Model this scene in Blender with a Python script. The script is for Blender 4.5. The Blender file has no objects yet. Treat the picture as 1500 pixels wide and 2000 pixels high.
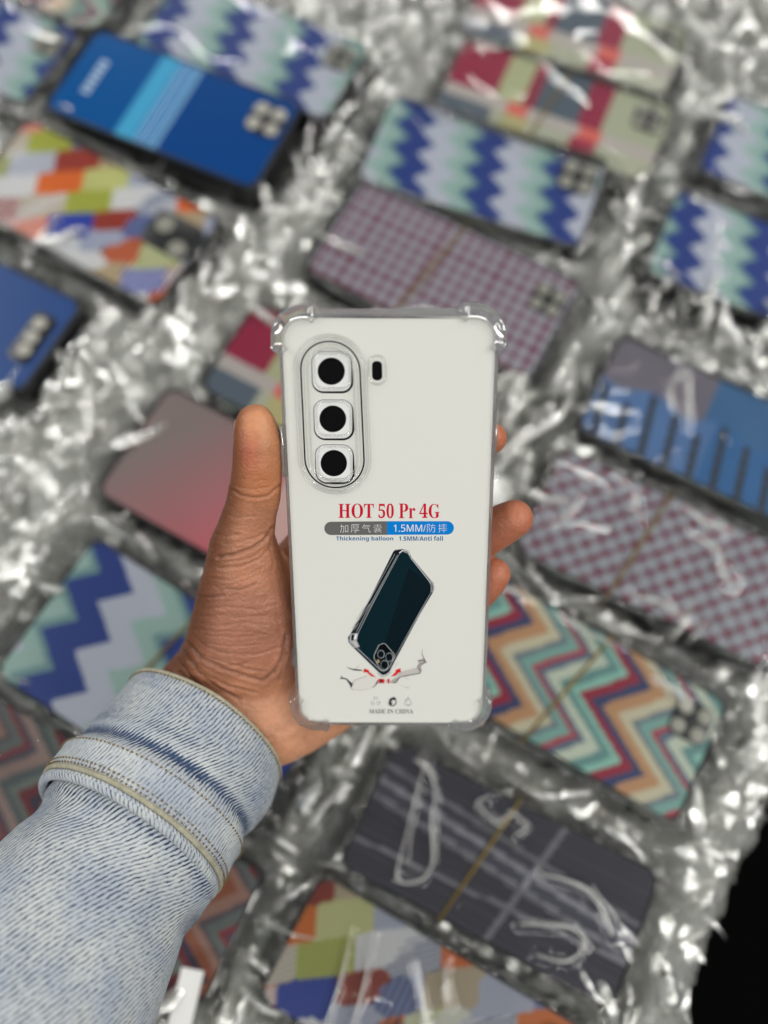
import bpy, bmesh, math, random
import numpy as np
from mathutils import Vector, Matrix

random.seed(7)
RNG = np.random.RandomState(11)
SC = bpy.context.scene
COL = SC.collection

# ------------------------------------------------------------------ camera
F_PX, CX, CY = 1600.0, 750.0, 1000.0
TOP = 0.025                                   # height of the laid-out cases above the table
PITCH, ROLL = math.radians(16.54), math.radians(3.26)
CAM = np.array([0.0, 0.0, 0.4932 + TOP])
_up0 = np.array([0, math.cos(PITCH), math.sin(PITCH)]); _r0 = np.array([1.0, 0, 0])
FWD = np.array([0, math.sin(PITCH), -math.cos(PITCH)])
RGT = math.cos(ROLL) * _r0 + math.sin(ROLL) * _up0
UPV = -math.sin(ROLL) * _r0 + math.cos(ROLL) * _up0

cd = bpy.data.cameras.new('camera')
cam = bpy.data.objects.new('camera', cd); COL.objects.link(cam)
cam.matrix_world = Matrix(((RGT[0], UPV[0], -FWD[0], CAM[0]), (RGT[1], UPV[1], -FWD[1], CAM[1]),
                           (RGT[2], UPV[2], -FWD[2], CAM[2]), (0, 0, 0, 1)))
cd.sensor_fit = 'VERTICAL'; cd.sensor_height = 24.0; cd.lens = 24.0 * F_PX / 2000.0
cd.clip_start = 0.01; cd.clip_end = 60
cd.dof.use_dof = True; cd.dof.focus_distance = 0.321; cd.dof.aperture_fstop = 1.80
SC.camera = cam

# ------------------------------------------------------------------ light
w = bpy.data.worlds.new('World'); SC.world = w; w.use_nodes = True
bg = w.node_tree.nodes['Background']; bg.inputs[0].default_value = (0.93, 0.97, 1.0, 1); bg.inputs[1].default_value = 0.15

def tube_lamp(x, y, z, length, width, power, rz=0.0):
    l = bpy.data.lights.new('tube_lamp', 'AREA'); l.shape = 'RECTANGLE'
    l.size = length; l.size_y = width; l.energy = power; l.color = (1.0, 0.985, 0.955)
    o = bpy.data.objects.new('tube_lamp', l); COL.objects.link(o)
    o.location = (x, y, z); o.rotation_euler = (0, 0, rz)
for (x, y, rz) in ((-1.55, 0.1, 1.57), (-1.75, 1.5, 1.57), (1.55, 0.0, 1.57), (1.75, 1.4, 1.57), (-0.8, 2.7, 0.0), (0.8, 2.7, 0.0)):
    tube_lamp(x, y, 1.6, 1.2, 0.10, 18.0, rz)
for x in (-0.75, 0.75): tube_lamp(x, -0.95, 1.6, 1.2, 0.09, 8.5)
tube_lamp(0.95, -0.2, 1.6, 1.2, 0.035, 4.0, 1.35)
tube_lamp(0.2, 0.75, 1.6, 1.2, 0.03, 3.0, 0.5)

SC.view_settings.view_transform = 'Standard'
try: SC.view_settings.look = 'None'
except Exception: pass
SC.view_settings.exposure = 0.0; SC.view_settings.gamma = 1.0
SC.view_settings.use_curve_mapping = False
SC.cycles.use_denoising = True
SC.cycles.max_bounces = 10; SC.cycles.transparent_max_bounces = 24
SC.cycles.transmission_bounces = 10; SC.cycles.glossy_bounces = 4; SC.cycles.diffuse_bounces = 3
SC.cycles.sample_clamp_indirect = 4.0

# ------------------------------------------------------------------ geometry helpers
def P(px, py, Z):
    """point seen at photo pixel (px,py) at depth Z along the optical axis"""
    return CAM + Z * FWD + (px - CX) / F_PX * Z * RGT - (py - CY) / F_PX * Z * UPV

def UP(px, py, z):
    """point of the horizontal plane at height z seen at pixel (px,py)"""
    v = FWD + (px - CX) / F_PX * RGT - (py - CY) / F_PX * UPV
    return CAM + v * ((z - CAM[2]) / v[2])

def toPX(V):
    q = np.asarray(V) - CAM; Z = q @ FWD
    return np.stack([CX + F_PX * (q @ RGT) / Z, CY - F_PX * (q @ UPV) / Z, Z], -1)

def mesh_obj(name, verts, faces, mats, parent=None, smooth=True, midx=None, local=True, uvs=None):
    me = bpy.data.meshes.new(name)
    me.from_pydata([tuple(map(float, v)) for v in verts], [], [tuple(f) for f in faces]); me.update()
    if not isinstance(mats, (list, tuple)): mats = [mats]
    for m in mats: me.materials.append(m)
    if midx is not None: me.polygons.foreach_set('material_index', midx)
    me.polygons.foreach_set('use_smooth', [smooth] * len(me.polygons))
    if uvs is not None:
        ul = me.uv_layers.new(name='UVMap')
        li = np.empty(len(me.loops), dtype=np.int32); me.loops.foreach_get('vertex_index', li)
        ul.data.foreach_set('uv', np.asarray(uvs, dtype=np.float32)[li].ravel())
    o = bpy.data.objects.new(name, me); COL.objects.link(o)
    if parent is not None:
        o.parent = parent
        if not local:                              # verts were given in world space
            o.matrix_parent_inverse = Matrix.Identity(4)
            root = parent
            while root.parent is not None: root = root.parent
            inv = root.matrix_world.inverted()
            me.transform(inv)
    return o

def thing(name, label, cat, loc=(0, 0, 0), rz=0.0, group=None):
    o = bpy.data.objects.new(name, None); COL.objects.link(o)
    o.empty_display_size = 0.01
    o.matrix_world = Matrix.Translation(Vector(loc)) @ Matrix.Rotation(rz, 4, 'Z')
    o['label'] = label; o['category'] = cat
    if group: o['group'] = group
    return o

def tag(o, label, cat=None, group=None, kind=None):
    if label: o['label'] = label
    if cat: o['category'] = cat
    if group: o['group'] = group
    if kind: o['kind'] = kind
    return o

def grid_faces(nx, ny, closed=False):
    f = []
    for j in range(ny - 1):
        for i in range(nx if closed else nx - 1):
            a = j * nx + i; b = j * nx + (i + 1) % nx
            f.append((a, b, b + nx, a + nx))
    return f

def tube(path, radii, n=10, caps=True, closed=False):
    path = [np.asarray(p, float) for p in path]; V = []; m = len(path)
    if np.isscalar(radii): radii = [radii] * m
    prev = None
    for i, p in enumerate(path):
        if closed: t = path[(i + 1) % m] - path[i - 1]
        else: t = path[min(i + 1, m - 1)] - path[max(i - 1, 0)]
        t = t / (np.linalg.norm(t) + 1e-12)
        if prev is None:
            a = np.array([0, 0, 1.0]) if abs(t[2]) < .9 else np.array([1.0, 0, 0])
            u = np.cross(t, a)
        else: u = prev - t * (prev @ t)
        u /= np.linalg.norm(u) + 1e-12; prev = u; v = np.cross(t, u)
        for k in range(n):
            th = 2 * math.pi * k / n
            V.append(p + radii[i] * (math.cos(th) * u + math.sin(th) * v))
    Fc = grid_faces(n, m, True)
    if closed:
        Fc += [((m - 1) * n + k, (m - 1) * n + (k + 1) % n, (k + 1) % n, k) for k in range(n)]
    elif caps:
        Fc.append(tuple(range(n))[::-1]); Fc.append(tuple((m - 1) * n + k for k in range(n)))
    return V, Fc

class MB:
    def __init__(s): s.v = []; s.f = []; s.m = []
    def add(s, V, F, m=0):
        o = len(s.v); s.v += [tuple(map(float, v)) for v in V]; s.f += [tuple(i + o for i in f) for f in F]; s.m += [m] * len(F)
        return s
    def box(s, x0, x1, y0, y1, z0, z1, m=0):
        V = [(x, y, z) for z in (z0, z1) for y in (y0, y1) for x in (x0, x1)]
        return s.add(V, [(0, 2, 3, 1), (4, 5, 7, 6), (0, 1, 5, 4), (2, 6, 7, 3), (0, 4, 6, 2), (1, 3, 7, 5)], m)
    def build(s, name, mats, parent=None, smooth=False, local=True):
        return mesh_obj(name, s.v, s.f, mats, parent, smooth, s.m, local)

def _hash(ix, iy, seed):
    h = (ix.astype(np.int64) * 374761393 + iy.astype(np.int64) * 668265263 + seed * 974634777) & 0x7fffffff
    h = ((h ^ (h >> 13)) * 1274126177) & 0x7fffffff
    return ((h ^ (h >> 16)) & 0xffff) / 65535.0
def vnoise(x, y, seed=0):
    x = np.asarray(x, float); y = np.asarray(y, float)
    ix = np.floor(x); iy = np.floor(y); fx = x - ix; fy = y - iy
    fx = fx * fx * (3 - 2 * fx); fy = fy * fy * (3 - 2 * fy)
    a = _hash(ix, iy, seed); b = _hash(ix + 1, iy, seed); c = _hash(ix, iy + 1, seed); d = _hash(ix + 1, iy + 1, seed)
    return (a * (1 - fx) + b * fx) * (1 - fy) + (c * (1 - fx) + d * fx) * fy
def ridge(x, y, seed=0): return 1 - np.abs(2 * vnoise(x, y, seed) - 1)

def rrect(hw, hh, r, n=8, grow=0.0):
    """rounded rectangle outline, counter-clockwise"""
    hw += grow; hh += grow; r = max(r + grow, 1e-5); pts = []
    for cx, cy, a0 in ((hw - r, hh - r, 0), (-hw + r, hh - r, 90), (-hw + r, -hh + r, 180), (hw - r, -hh + r, 270)):
        for k in range(n + 1):
            a = math.radians(a0 + 90 * k / n); pts.append((cx + r * math.cos(a), cy + r * math.sin(a)))
    return pts

def slab(mb, pts, z0, z1, bev=0.0, m=0):
    """extruded outline with bevelled rims"""
    n = len(pts); cx = sum(p[0] for p in pts) / n; cy = sum(p[1] for p in pts) / n
    def sh(d):
        out = []
        for i, p in enumerate(pts):
            a = np.array(pts[i - 1]); b = np.array(pts[(i + 1) % n]); t = b - a; t = t / (np.linalg.norm(t) + 1e-12)
            out.append((p[0] - t[1] * d, p[1] + t[0] * d))
        return out
    lay = [(bev, z0), (0, z0 + bev), (0, z1 - bev), (bev * .3, z1 - bev * .3), (bev, z1)] if bev > 0 else [(0, z0), (0, z1)]
    V = []
    for d, z in lay: V += [(x, y, z) for x, y in (sh(d) if d else pts)]
    Fc = grid_faces(n, len(lay), True)
    Fc.append(tuple(range(n))[::-1]); Fc.append(tuple((len(lay) - 1) * n + k for k in range(n)))
    mb.add(V, Fc, m)

# ------------------------------------------------------------------ materials
def nt(name):
    m = bpy.data.materials.new(name); m.use_nodes = True
    t = m.node_tree; t.nodes.clear(); o = t.nodes.new('ShaderNodeOutputMaterial')
    return m, t, o
def N(t, typ, **k):
    n = t.nodes.new(typ)
    for a, v in k.items():
        if a.startswith('i_'): n.inputs[a[2:].replace('_', ' ')].default_value = v
        else: setattr(n, a, v)
    return n
def srgb(r, g, b):
    f = lambda c: (c / 255 / 12.92) if c / 255 <= .04045 else ((c / 255 + .055) / 1.055) ** 2.4
    return (f(r), f(g), f(b), 1.0)

def plain(name, col, rough=.5, metal=0.0, bump=0.0, bscale=800, spec=.5, var=0.0):
    m, t, o = nt(name)
    b = N(t, 'ShaderNodeBsdfPrincipled'); b.inputs['Base Color'].default_value = col
    b.inputs['Roughness'].default_value = rough; b.inputs['Metallic'].default_value = metal
    b.inputs['Specular IOR Level'].default_value = spec
    tc = N(t, 'ShaderNodeTexCoord')
    if var:
        n = N(t, 'ShaderNodeTexNoise'); n.inputs['Scale'].default_value = bscale * .2; t.links.new(tc.outputs['Object'], n.inputs['Vector'])
        mx = N(t, 'ShaderNodeMix', data_type='RGBA'); mx.inputs[6].default_value = col
        mx.inputs[7].default_value = tuple(c * (1 - var) for c in col[:3]) + (1,)
        t.links.new(n.outputs[0], mx.inputs[0]); t.links.new(mx.outputs[2], b.inputs['Base Color'])
    if bump:
        n = N(t, 'ShaderNodeTexNoise'); n.inputs['Scale'].default_value = bscale; t.links.new(tc.outputs['Object'], n.inputs['Vector'])
        bp = N(t, 'ShaderNodeBump'); bp.inputs['Strength'].default_value = bump; bp.inputs['Distance'].default_value = .0004
        t.links.new(n.outputs[0], bp.inputs['Height']); t.links.new(bp.outputs[0], b.inputs['Normal'])
    t.links.new(b.outputs[0], o.inputs[0]); return m

def film(name, gloss=.14, rough=.10, haze=.10, tint=(.97, .98, .97), bump=.0, bscale=300, edge=.5):
    """thin clear plastic sheet: mostly see-through, a glossy coat and a little milky haze"""
    m, t, o = nt(name)
    tr = N(t, 'ShaderNodeBsdfTransparent'); tr.inputs[0].default_value = (*tint, 1)
    gl = N(t, 'ShaderNodeBsdfAnisotropic') if False else N(t, 'ShaderNodeBsdfGlossy'); gl.inputs['Roughness'].default_value = rough; gl.inputs[0].default_value = (.97, .97, .94, 1)
    df = N(t, 'ShaderNodeBsdfDiffuse'); df.inputs[0].default_value = (.88, .885, .83, 1)
    tl = N(t, 'ShaderNodeBsdfTranslucent'); tl.inputs[0].default_value = (.86, .88, .86, 1)
    ml = N(t, 'ShaderNodeMixShader'); ml.inputs[0].default_value = .4
    t.links.new(df.outputs[0], ml.inputs[1]); t.links.new(tl.outputs[0], ml.inputs[2])
    m1 = N(t, 'ShaderNodeMixShader'); m1.inputs[0].default_value = haze
    t.links.new(tr.outputs[0], m1.inputs[1]); t.links.new(ml.outputs[0], m1.inputs[2])
    lw = N(t, 'ShaderNodeLayerWeight'); lw.inputs[0].default_value = .35
    mr = N(t, 'ShaderNodeMapRange'); mr.inputs[3].default_value = gloss; mr.inputs[4].default_value = gloss + edge
    t.links.new(lw.outputs['Fresnel'], mr.inputs[0])
    m2 = N(t, 'ShaderNodeMixShader'); t.links.new(mr.outputs[0], m2.inputs[0])
    t.links.new(m1.outputs[0], m2.inputs[1]); t.links.new(gl.outputs[0], m2.inputs[2])
    if bump:
        tc = N(t, 'ShaderNodeTexCoord'); n = N(t, 'ShaderNodeTexNoise'); n.inputs['Scale'].default_value = bscale; n.inputs['Detail'].default_value = 3
        t.links.new(tc.outputs['Object'], n.inputs['Vector'])
        bp = N(t, 'ShaderNodeBump'); bp.inputs['Strength'].default_value = bump; bp.inputs['Distance'].default_value = .002
        t.links.new(n.outputs[0], bp.inputs['Height']); t.links.new(bp.outputs[0], gl.inputs['Normal'])
    t.links.new(m2.outputs[0], o.inputs[0]); return m

def panel_mat(name, rough=.38, weave=.18):
    """printed back panel: colours laid down per face, plus a fine weave"""
    m, t, o = nt(name)
    b = N(t, 'ShaderNodeBsdfPrincipled'); b.inputs['Roughness'].default_value = rough
    a = N(t, 'ShaderNodeAttribute'); a.attribute_name = 'print'
    tc = N(t, 'ShaderNodeTexCoord')
    mp = N(t, 'ShaderNodeMapping'); t.links.new(tc.outputs['Object'], mp.inputs[0])
    ck = N(t, 'ShaderNodeTexChecker'); ck.inputs['Scale'].default_value = 1250
    ck.inputs[1].default_value = (1, 1, 1, 1); ck.inputs[2].default_value = (1 - weave,) * 3 + (1,)
    t.links.new(mp.outputs[0], ck.inputs['Vector'])
    mx = N(t, 'ShaderNodeMix', data_type='RGBA', blend_type='MULTIPLY'); mx.inputs[0].default_value = 1
    t.links.new(a.outputs['Color'], mx.inputs[6]); t.links.new(ck.outputs[0], mx.inputs[7])
    hs = N(t, 'ShaderNodeHueSaturation'); hs.inputs['Saturation'].default_value = 1.12; hs.inputs['Value'].default_value = .93
    t.links.new(mx.outputs[2], hs.inputs['Color']); t.links.new(hs.outputs[0], b.inputs['Base Color']); t.links.new(b.outputs[0], o.inputs[0]); return m

def glass(name, rough=.02, col=(1, 1, 1, 1)):
    m, t, o = nt(name)
    b = N(t, 'ShaderNodeBsdfPrincipled'); b.inputs['Transmission Weight'].default_value = 1
    b.inputs['IOR'].default_value = 1.42; b.inputs['Roughness'].default_value = rough; b.inputs['Base Color'].default_value = col
    t.links.new(b.outputs[0], o.inputs[0]); return m

def tpu_mat():
    m, t, o = nt('clear_soft_plastic')
    b = N(t, 'ShaderNodeBsdfPrincipled'); b.inputs['Transmission Weight'].default_value = 1; b.inputs['IOR'].default_value = 1.4
    b.inputs['Roughness'].default_value = .03; b.inputs['Base Color'].default_value = (.99, .99, .98, 1)
    tr = N(t, 'ShaderNodeBsdfTransparent'); tr.inputs[0].default_value = (.97, .97, .96, 1)
    df = N(t, 'ShaderNodeBsdfTranslucent'); df.inputs[0].default_value = (.85, .87, .87, 1)
    d2 = N(t, 'ShaderNodeBsdfDiffuse'); d2.inputs[0].default_value = (.85, .87, .87, 1)
    gl = N(t, 'ShaderNodeBsdfGlossy'); gl.inputs['Roughness'].default_value = .08
    mm_ = N(t, 'ShaderNodeMixShader'); mm_.inputs[0].default_value = .5
    t.links.new(df.outputs[0], mm_.inputs[1]); t.links.new(d2.outputs[0], mm_.inputs[2])
    a = N(t, 'ShaderNodeMixShader'); a.inputs[0].default_value = .22; t.links.new(b.outputs[0], a.inputs[1]); t.links.new(tr.outputs[0], a.inputs[2])
    c = N(t, 'ShaderNodeMixShader'); c.inputs[0].default_value = .15; t.links.new(a.outputs[0], c.inputs[1]); t.links.new(mm_.outputs[0], c.inputs[2])
    e = N(t, 'ShaderNodeMixShader'); e.inputs[0].default_value = .10; t.links.new(c.outputs[0], e.inputs[1]); t.links.new(gl.outputs[0], e.inputs[2])
    t.links.new(e.outputs[0], o.inputs[0]); return m

M = {}
M['film'] = film('clear_film', .045, .045, .006, bump=.12, bscale=90, edge=.35)
M['crumple'] = film('crumpled_film', .26, .10, .38, (.95, .955, .93), bump=.45, bscale=150)
M['fold'] = film('film_fold_glint', .35, .14, .85, (.97, .97, .96))
M['strand'] = film('film_fold', .38, .10, .72, (.95, .95, .92), bump=.4, bscale=130)
M['plate'] = film('clear_plate', .0, .05, .0, (.99, .99, .985), edge=.03)
M['rim'] = film('clear_moulded_rim', .03, .06, .03, (.975, .978, .98), edge=.45)
M['tpu'] = tpu_mat()
M['black'] = plain('black_plastic', (.012, .013, .014, 1), .28, bump=.2)
M['blackcloth'] = plain('black_table_cover', (.012, .012, .013, 1), .6, bump=.4, bscale=400)
M['floor'] = plain('dark_floor', (.003, .003, .003, 1), .95, spec=0.0)
M['panel'] = panel_mat('printed_panel')
M['panel_gloss'] = panel_mat('glossy_printed_panel', .16, .08)
M['gold'] = plain('golden_elastic', srgb(150, 122, 40), .4, .2, bump=.3)
M['lens'] = plain('pale_lens_window', srgb(158, 156, 146), .4)
M['mark'] = plain('silver_lettering', srgb(170, 195, 215), .3, .3)
M['paper'] = plain('white_card', srgb(228, 228, 221), .6, bump=.05, bscale=3000)
M['white'] = plain('bright_white_card', (.83, .83, .82, 1), .5)
M['tag'] = plain('white_tag', (.7, .7, .68, 1), .5)
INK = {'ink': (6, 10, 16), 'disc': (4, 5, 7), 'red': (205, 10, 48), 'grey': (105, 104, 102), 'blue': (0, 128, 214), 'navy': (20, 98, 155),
       'wht': (240, 240, 238), 'teal': (4, 34, 42), 'tealmid': (7, 44, 56), 'teal2': (4, 24, 32), 'edge': (18, 26, 32), 'silver': (172, 176, 178), 'crk': (70, 66, 68), 'crkl': (176, 171, 168),
       'crkw': (224, 221, 214), 'arrow': (222, 30, 26), 'sym': (120, 124, 126), 'symd': (45, 48, 52), 'mini': (90, 90, 90), 'tan': (178, 150, 110), 'crkm': (200, 196, 190)}
for k, c in INK.items(): M['i_' + k] = plain('ink_' + k, srgb(*c), .6, spec=.08)

# ------------------------------------------------------------------ floor and table
fl = MB().box(-3, 3, -3, 3.5, -.77, -.75).build('floor', M['floor']); tag(fl, None, kind='structure')
e0 = UP(1452, 1650, .0); e1 = UP(1297, 2010, .0)
ed = (e1 - e0); ed /= np.linalg.norm(ed); en = np.array([ed[1], -ed[0], 0])
if en[0] > 0: en = -en                              # points into the table
TABLE_E, TABLE_N = e0, en
corn = [e0 - ed * 1.1, e0 + ed * .8, e0 + ed * .8 + en * 1.5, e0 - ed * 1.1 + en * 1.5]
tb = thing('display_table', 'long black covered table that the packed phone cases lie on', 'table', (corn[0][0] * .25 + corn[1][0] * .25 + corn[2][0] * .25 + corn[3][0] * .25, sum(c[1] for c in corn) / 4, -.75))
V = [(c[0], c[1], z) for z in (-.035, 0) for c in corn]
mesh_obj('table_top', V, [(3, 2, 1, 0), (4, 5, 6, 7), (0, 1, 5, 4), (1, 2, 6, 5), (2, 3, 7, 6), (3, 0, 4, 7)], M['blackcloth'], tb, False, local=False)
cc = sum(corn) / 4
for c in corn:
    q = c + (cc - c) * .08
    MB().box(q[0] - .02, q[0] + .02, q[1] - .02, q[1] + .02, -.75, -.035).build('leg', M['black'], tb, local=False)

# ------------------------------------------------------------------ printed patterns, (x,y) in metres from the left/top of the panel
def tri(t): return abs(((t) % 1.0) * 2 - 1)
def pat_zigzag(x, y, L, W, ph=0.0):
    q = 1.0
    if ph < 0: q = 1.5; ph = -ph
    k = (x + 0.0125 * q * tri(y / (.0205 * q)) + ph - .20 * y) / (.056 * q ** .6) % 1.0
    if k < .22: return (166, 194, 188)
    if k < .31: return (122, 156, 158)
    if k < .66: return (12, 54, 140)
    return (198, 202, 216)
CH = [((198, 206, 190), .12), ((104, 144, 142), .1), ((150, 200, 186), .07), ((150, 36, 60), .10), ((46, 62, 104), .09), ((190, 148, 114), .13), ((202, 196, 172), .11), ((110, 122, 132), .06), ((128, 170, 162), .10), ((178, 70, 84), .05), ((92, 108, 128), .07)]
def pat_chevron(x, y, L, W, ph=0.0):
    k = (x + .030 * tri(y / .047 + .2) + ph - .35 * y) / .078 % 1.0
    a = 0
    for c, wd in CH:
        a += wd
        if k < a: return c
    return CH[-1][0]
def pat_hound(x, y, L, W, ph=0.0):
    if ph == 0:
        fi = (x / .0094) % 1 - .5; fj = (y / .0094) % 1 - .5; a = abs(fi) < .23; b_ = abs(fj) < .23
        if a and b_: return (112, 10, 52)
        if a or b_: return (146, 124, 140)
        return (178, 184, 192)
    p = .0140; i = x / p + ph; j = y / p + .25
    for o_ in (0, .5):
        fi = (i + o_) % 1 - .5; fj = (j + o_) % 1 - .5
        if abs(fi) + abs(fj) < .215 or (abs(fi + fj) < .07 and abs(fi) < .22): return (116, 10, 54)
    if abs((i * 2) % 1 - .5) < .14 or abs((j * 2) % 1 - .5) < .13: return (134, 130, 140)
    return (166, 172, 180)
def pat_plaid(x, y, L, W, ph=0.0):
    u = x / L + ph; v = y / W
    if .60 < v < .76:
        if .30 < u < .40 or .64 < u < .75: return (232, 130, 122)
        return (196, 188, 184)
    if v >= .76:
        if u < .25: return (92, 104, 118)
        if .30 < u < .42: return (196, 188, 140)
        if .62 < u < .74: return (176, 60, 84)
        return (188, 190, 170)
    if u < .23: return (158, 26, 66)
    if u < .36: return (186, 190, 152)
    if u < .41: return (150, 50, 74)
    if u < .62: return (84, 98, 112)
    if u < .73: return (156, 34, 70)
    return (184, 188, 164)
def pat_patch(x, y, L, W, ph=0.0):
    px, py = x * 1000 + ph * 37, y * 1000
    best = None
    for i in range(int(px // 24) - 1, int(px // 24) + 2):
        for j in range(int(py // 21) - 1, int(py // 21) + 2):
            h = (i * 7919 + j * 104729) * 2654435761 % 4294967296
            ax = (i + .2 + .6 * ((h >> 4) % 97) / 97) * 24; ay = (j + .2 + .6 * ((h >> 11) % 89) / 89) * 21
            d = abs(px - ax + (py - ay) * .5) + abs(py - ay)
            if best is None or d < best[0]: best = (d, h, ax, ay)
    h = best[1] >> 7
    cols = [(236, 100, 14), (206, 208, 140), (40, 66, 176), (176, 182, 204), (160, 44, 20), (120, 134, 190), (190, 170, 140), (60, 74, 140), (176, 182, 84), (226, 226, 228), (120, 130, 160), (236, 110, 20)]
    c = cols[h % 12]
    if h % 5 == 0 and (px + py) % 4 < 1.6: c = (226, 226, 230)
    if h % 5 == 1 and px % 4 < 1.4: c = (60, 66, 90) if h % 2 else (230, 230, 232)
    return c
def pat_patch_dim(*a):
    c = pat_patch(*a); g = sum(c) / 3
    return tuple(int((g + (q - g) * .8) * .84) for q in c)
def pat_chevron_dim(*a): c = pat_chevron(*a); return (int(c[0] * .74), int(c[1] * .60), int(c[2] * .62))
def pat_bars(x, y, L, W, ph=0.0):
    u = x / L; v = y / W
    if v < .44 + .05 * math.sin(u * 21): return (112, 106, 118) if u < .44 else (66, 106, 150)
    k = (x - .012 * v) / .0165 % 1
    return (30, 34, 40) if k > .70 and v > .5 + .1 * math.sin(int(x / .0165) * 2.1) else ((92, 124, 172) if u < .5 else (62, 108, 160))
def pat_pink(x, y, L, W, ph=0.0):
    k = x / L * 1.5 + y / W * .45 + .03 * math.sin(x * 900) - .35
    k = min(max(k, 0), 1); a = np.array((120, 108, 106)); b = np.array((190, 102, 110))
    if x / L > .60 and y / W > .0: return (188, 156, 150)
    return tuple(a + (b - a) * k)
def pat_blue(x, y, L, W, ph=0.0):
    u = x / L
    if ph: return (16, 62, 122)
    if .33 < u < .53:
        k = (x * 1000) % 3.2
        return (92, 160, 196) if u < .42 else ((150, 190, 212) if k < 1.6 else (40, 96, 160))
    return (10, 78, 140) if u < .33 else (22, 66, 126)
def pat_grey(x, y, L, W, ph=0.0):
    c = (66, 65, 74)
    X = x - L * .55; Y = y - W * .5
    for s in (.30, .42, .55):
        d = abs(y - W * (s - .12) - x * .10 + 0)
        if d < .0016: c = (118, 117, 124)
    if abs(y - W * .78 + x * .04) < .0012: c = (128, 127, 132)
    if abs(x - L * .60 + (y - W / 2) * .25) < .0018: c = (122, 121, 128)
    if W * .24 < y - x * .10 < W * .42: c = tuple(int(q * 1.25) for q in c)
    if (y * 1000) % 2.1 < .6: c = tuple(int(q * .85) for q in c)
    return c

YCACHE = {}
def panel_mesh(fn, L, W, ph, z, rad, step=.0013):
    nx = int(L / step); ny = int(W / step)
    V = []; 
    for j in range(ny + 1):
        for i in range(nx + 1):
            V.append((-L / 2 + L * i / nx, W / 2 - W * j / ny, z))
    Fc = []; C = []
    for j in range(ny):
        for i in range(nx):
            x = (i + .5) / nx * L; y = (j + .5) / ny * W
            dx = max(rad - x, x - (L - rad), 0); dy = max(rad - y, y - (W - rad), 0)
            if dx * dx + dy * dy > rad * rad: continue
            a = j * (nx + 1) + i
            Fc.append((a + nx + 1, a + nx + 2, a + 1, a)); C.append(srgb(*fn(x, y, L, W, ph)))
    return V, Fc, C

def ridges_h(x, y, curves):
    """raised folds of a film along given polylines (local metres)"""
    h = np.zeros_like(x)
    for pts, amp, wd in curves:
        d = np.full_like(x, 1e9)
        for (ax, ay), (bx, by) in zip(pts[:-1], pts[1:]):
            vx, vy = bx - ax, by - ay; t = np.clip(((x - ax) * vx + (y - ay) * vy) / (vx * vx + vy * vy), 0, 1)
            d = np.minimum(d, np.hypot(x - ax - t * vx, y - ay - t * vy))
        h += amp * np.exp(-(d / wd) ** 2)
    return h

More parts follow.
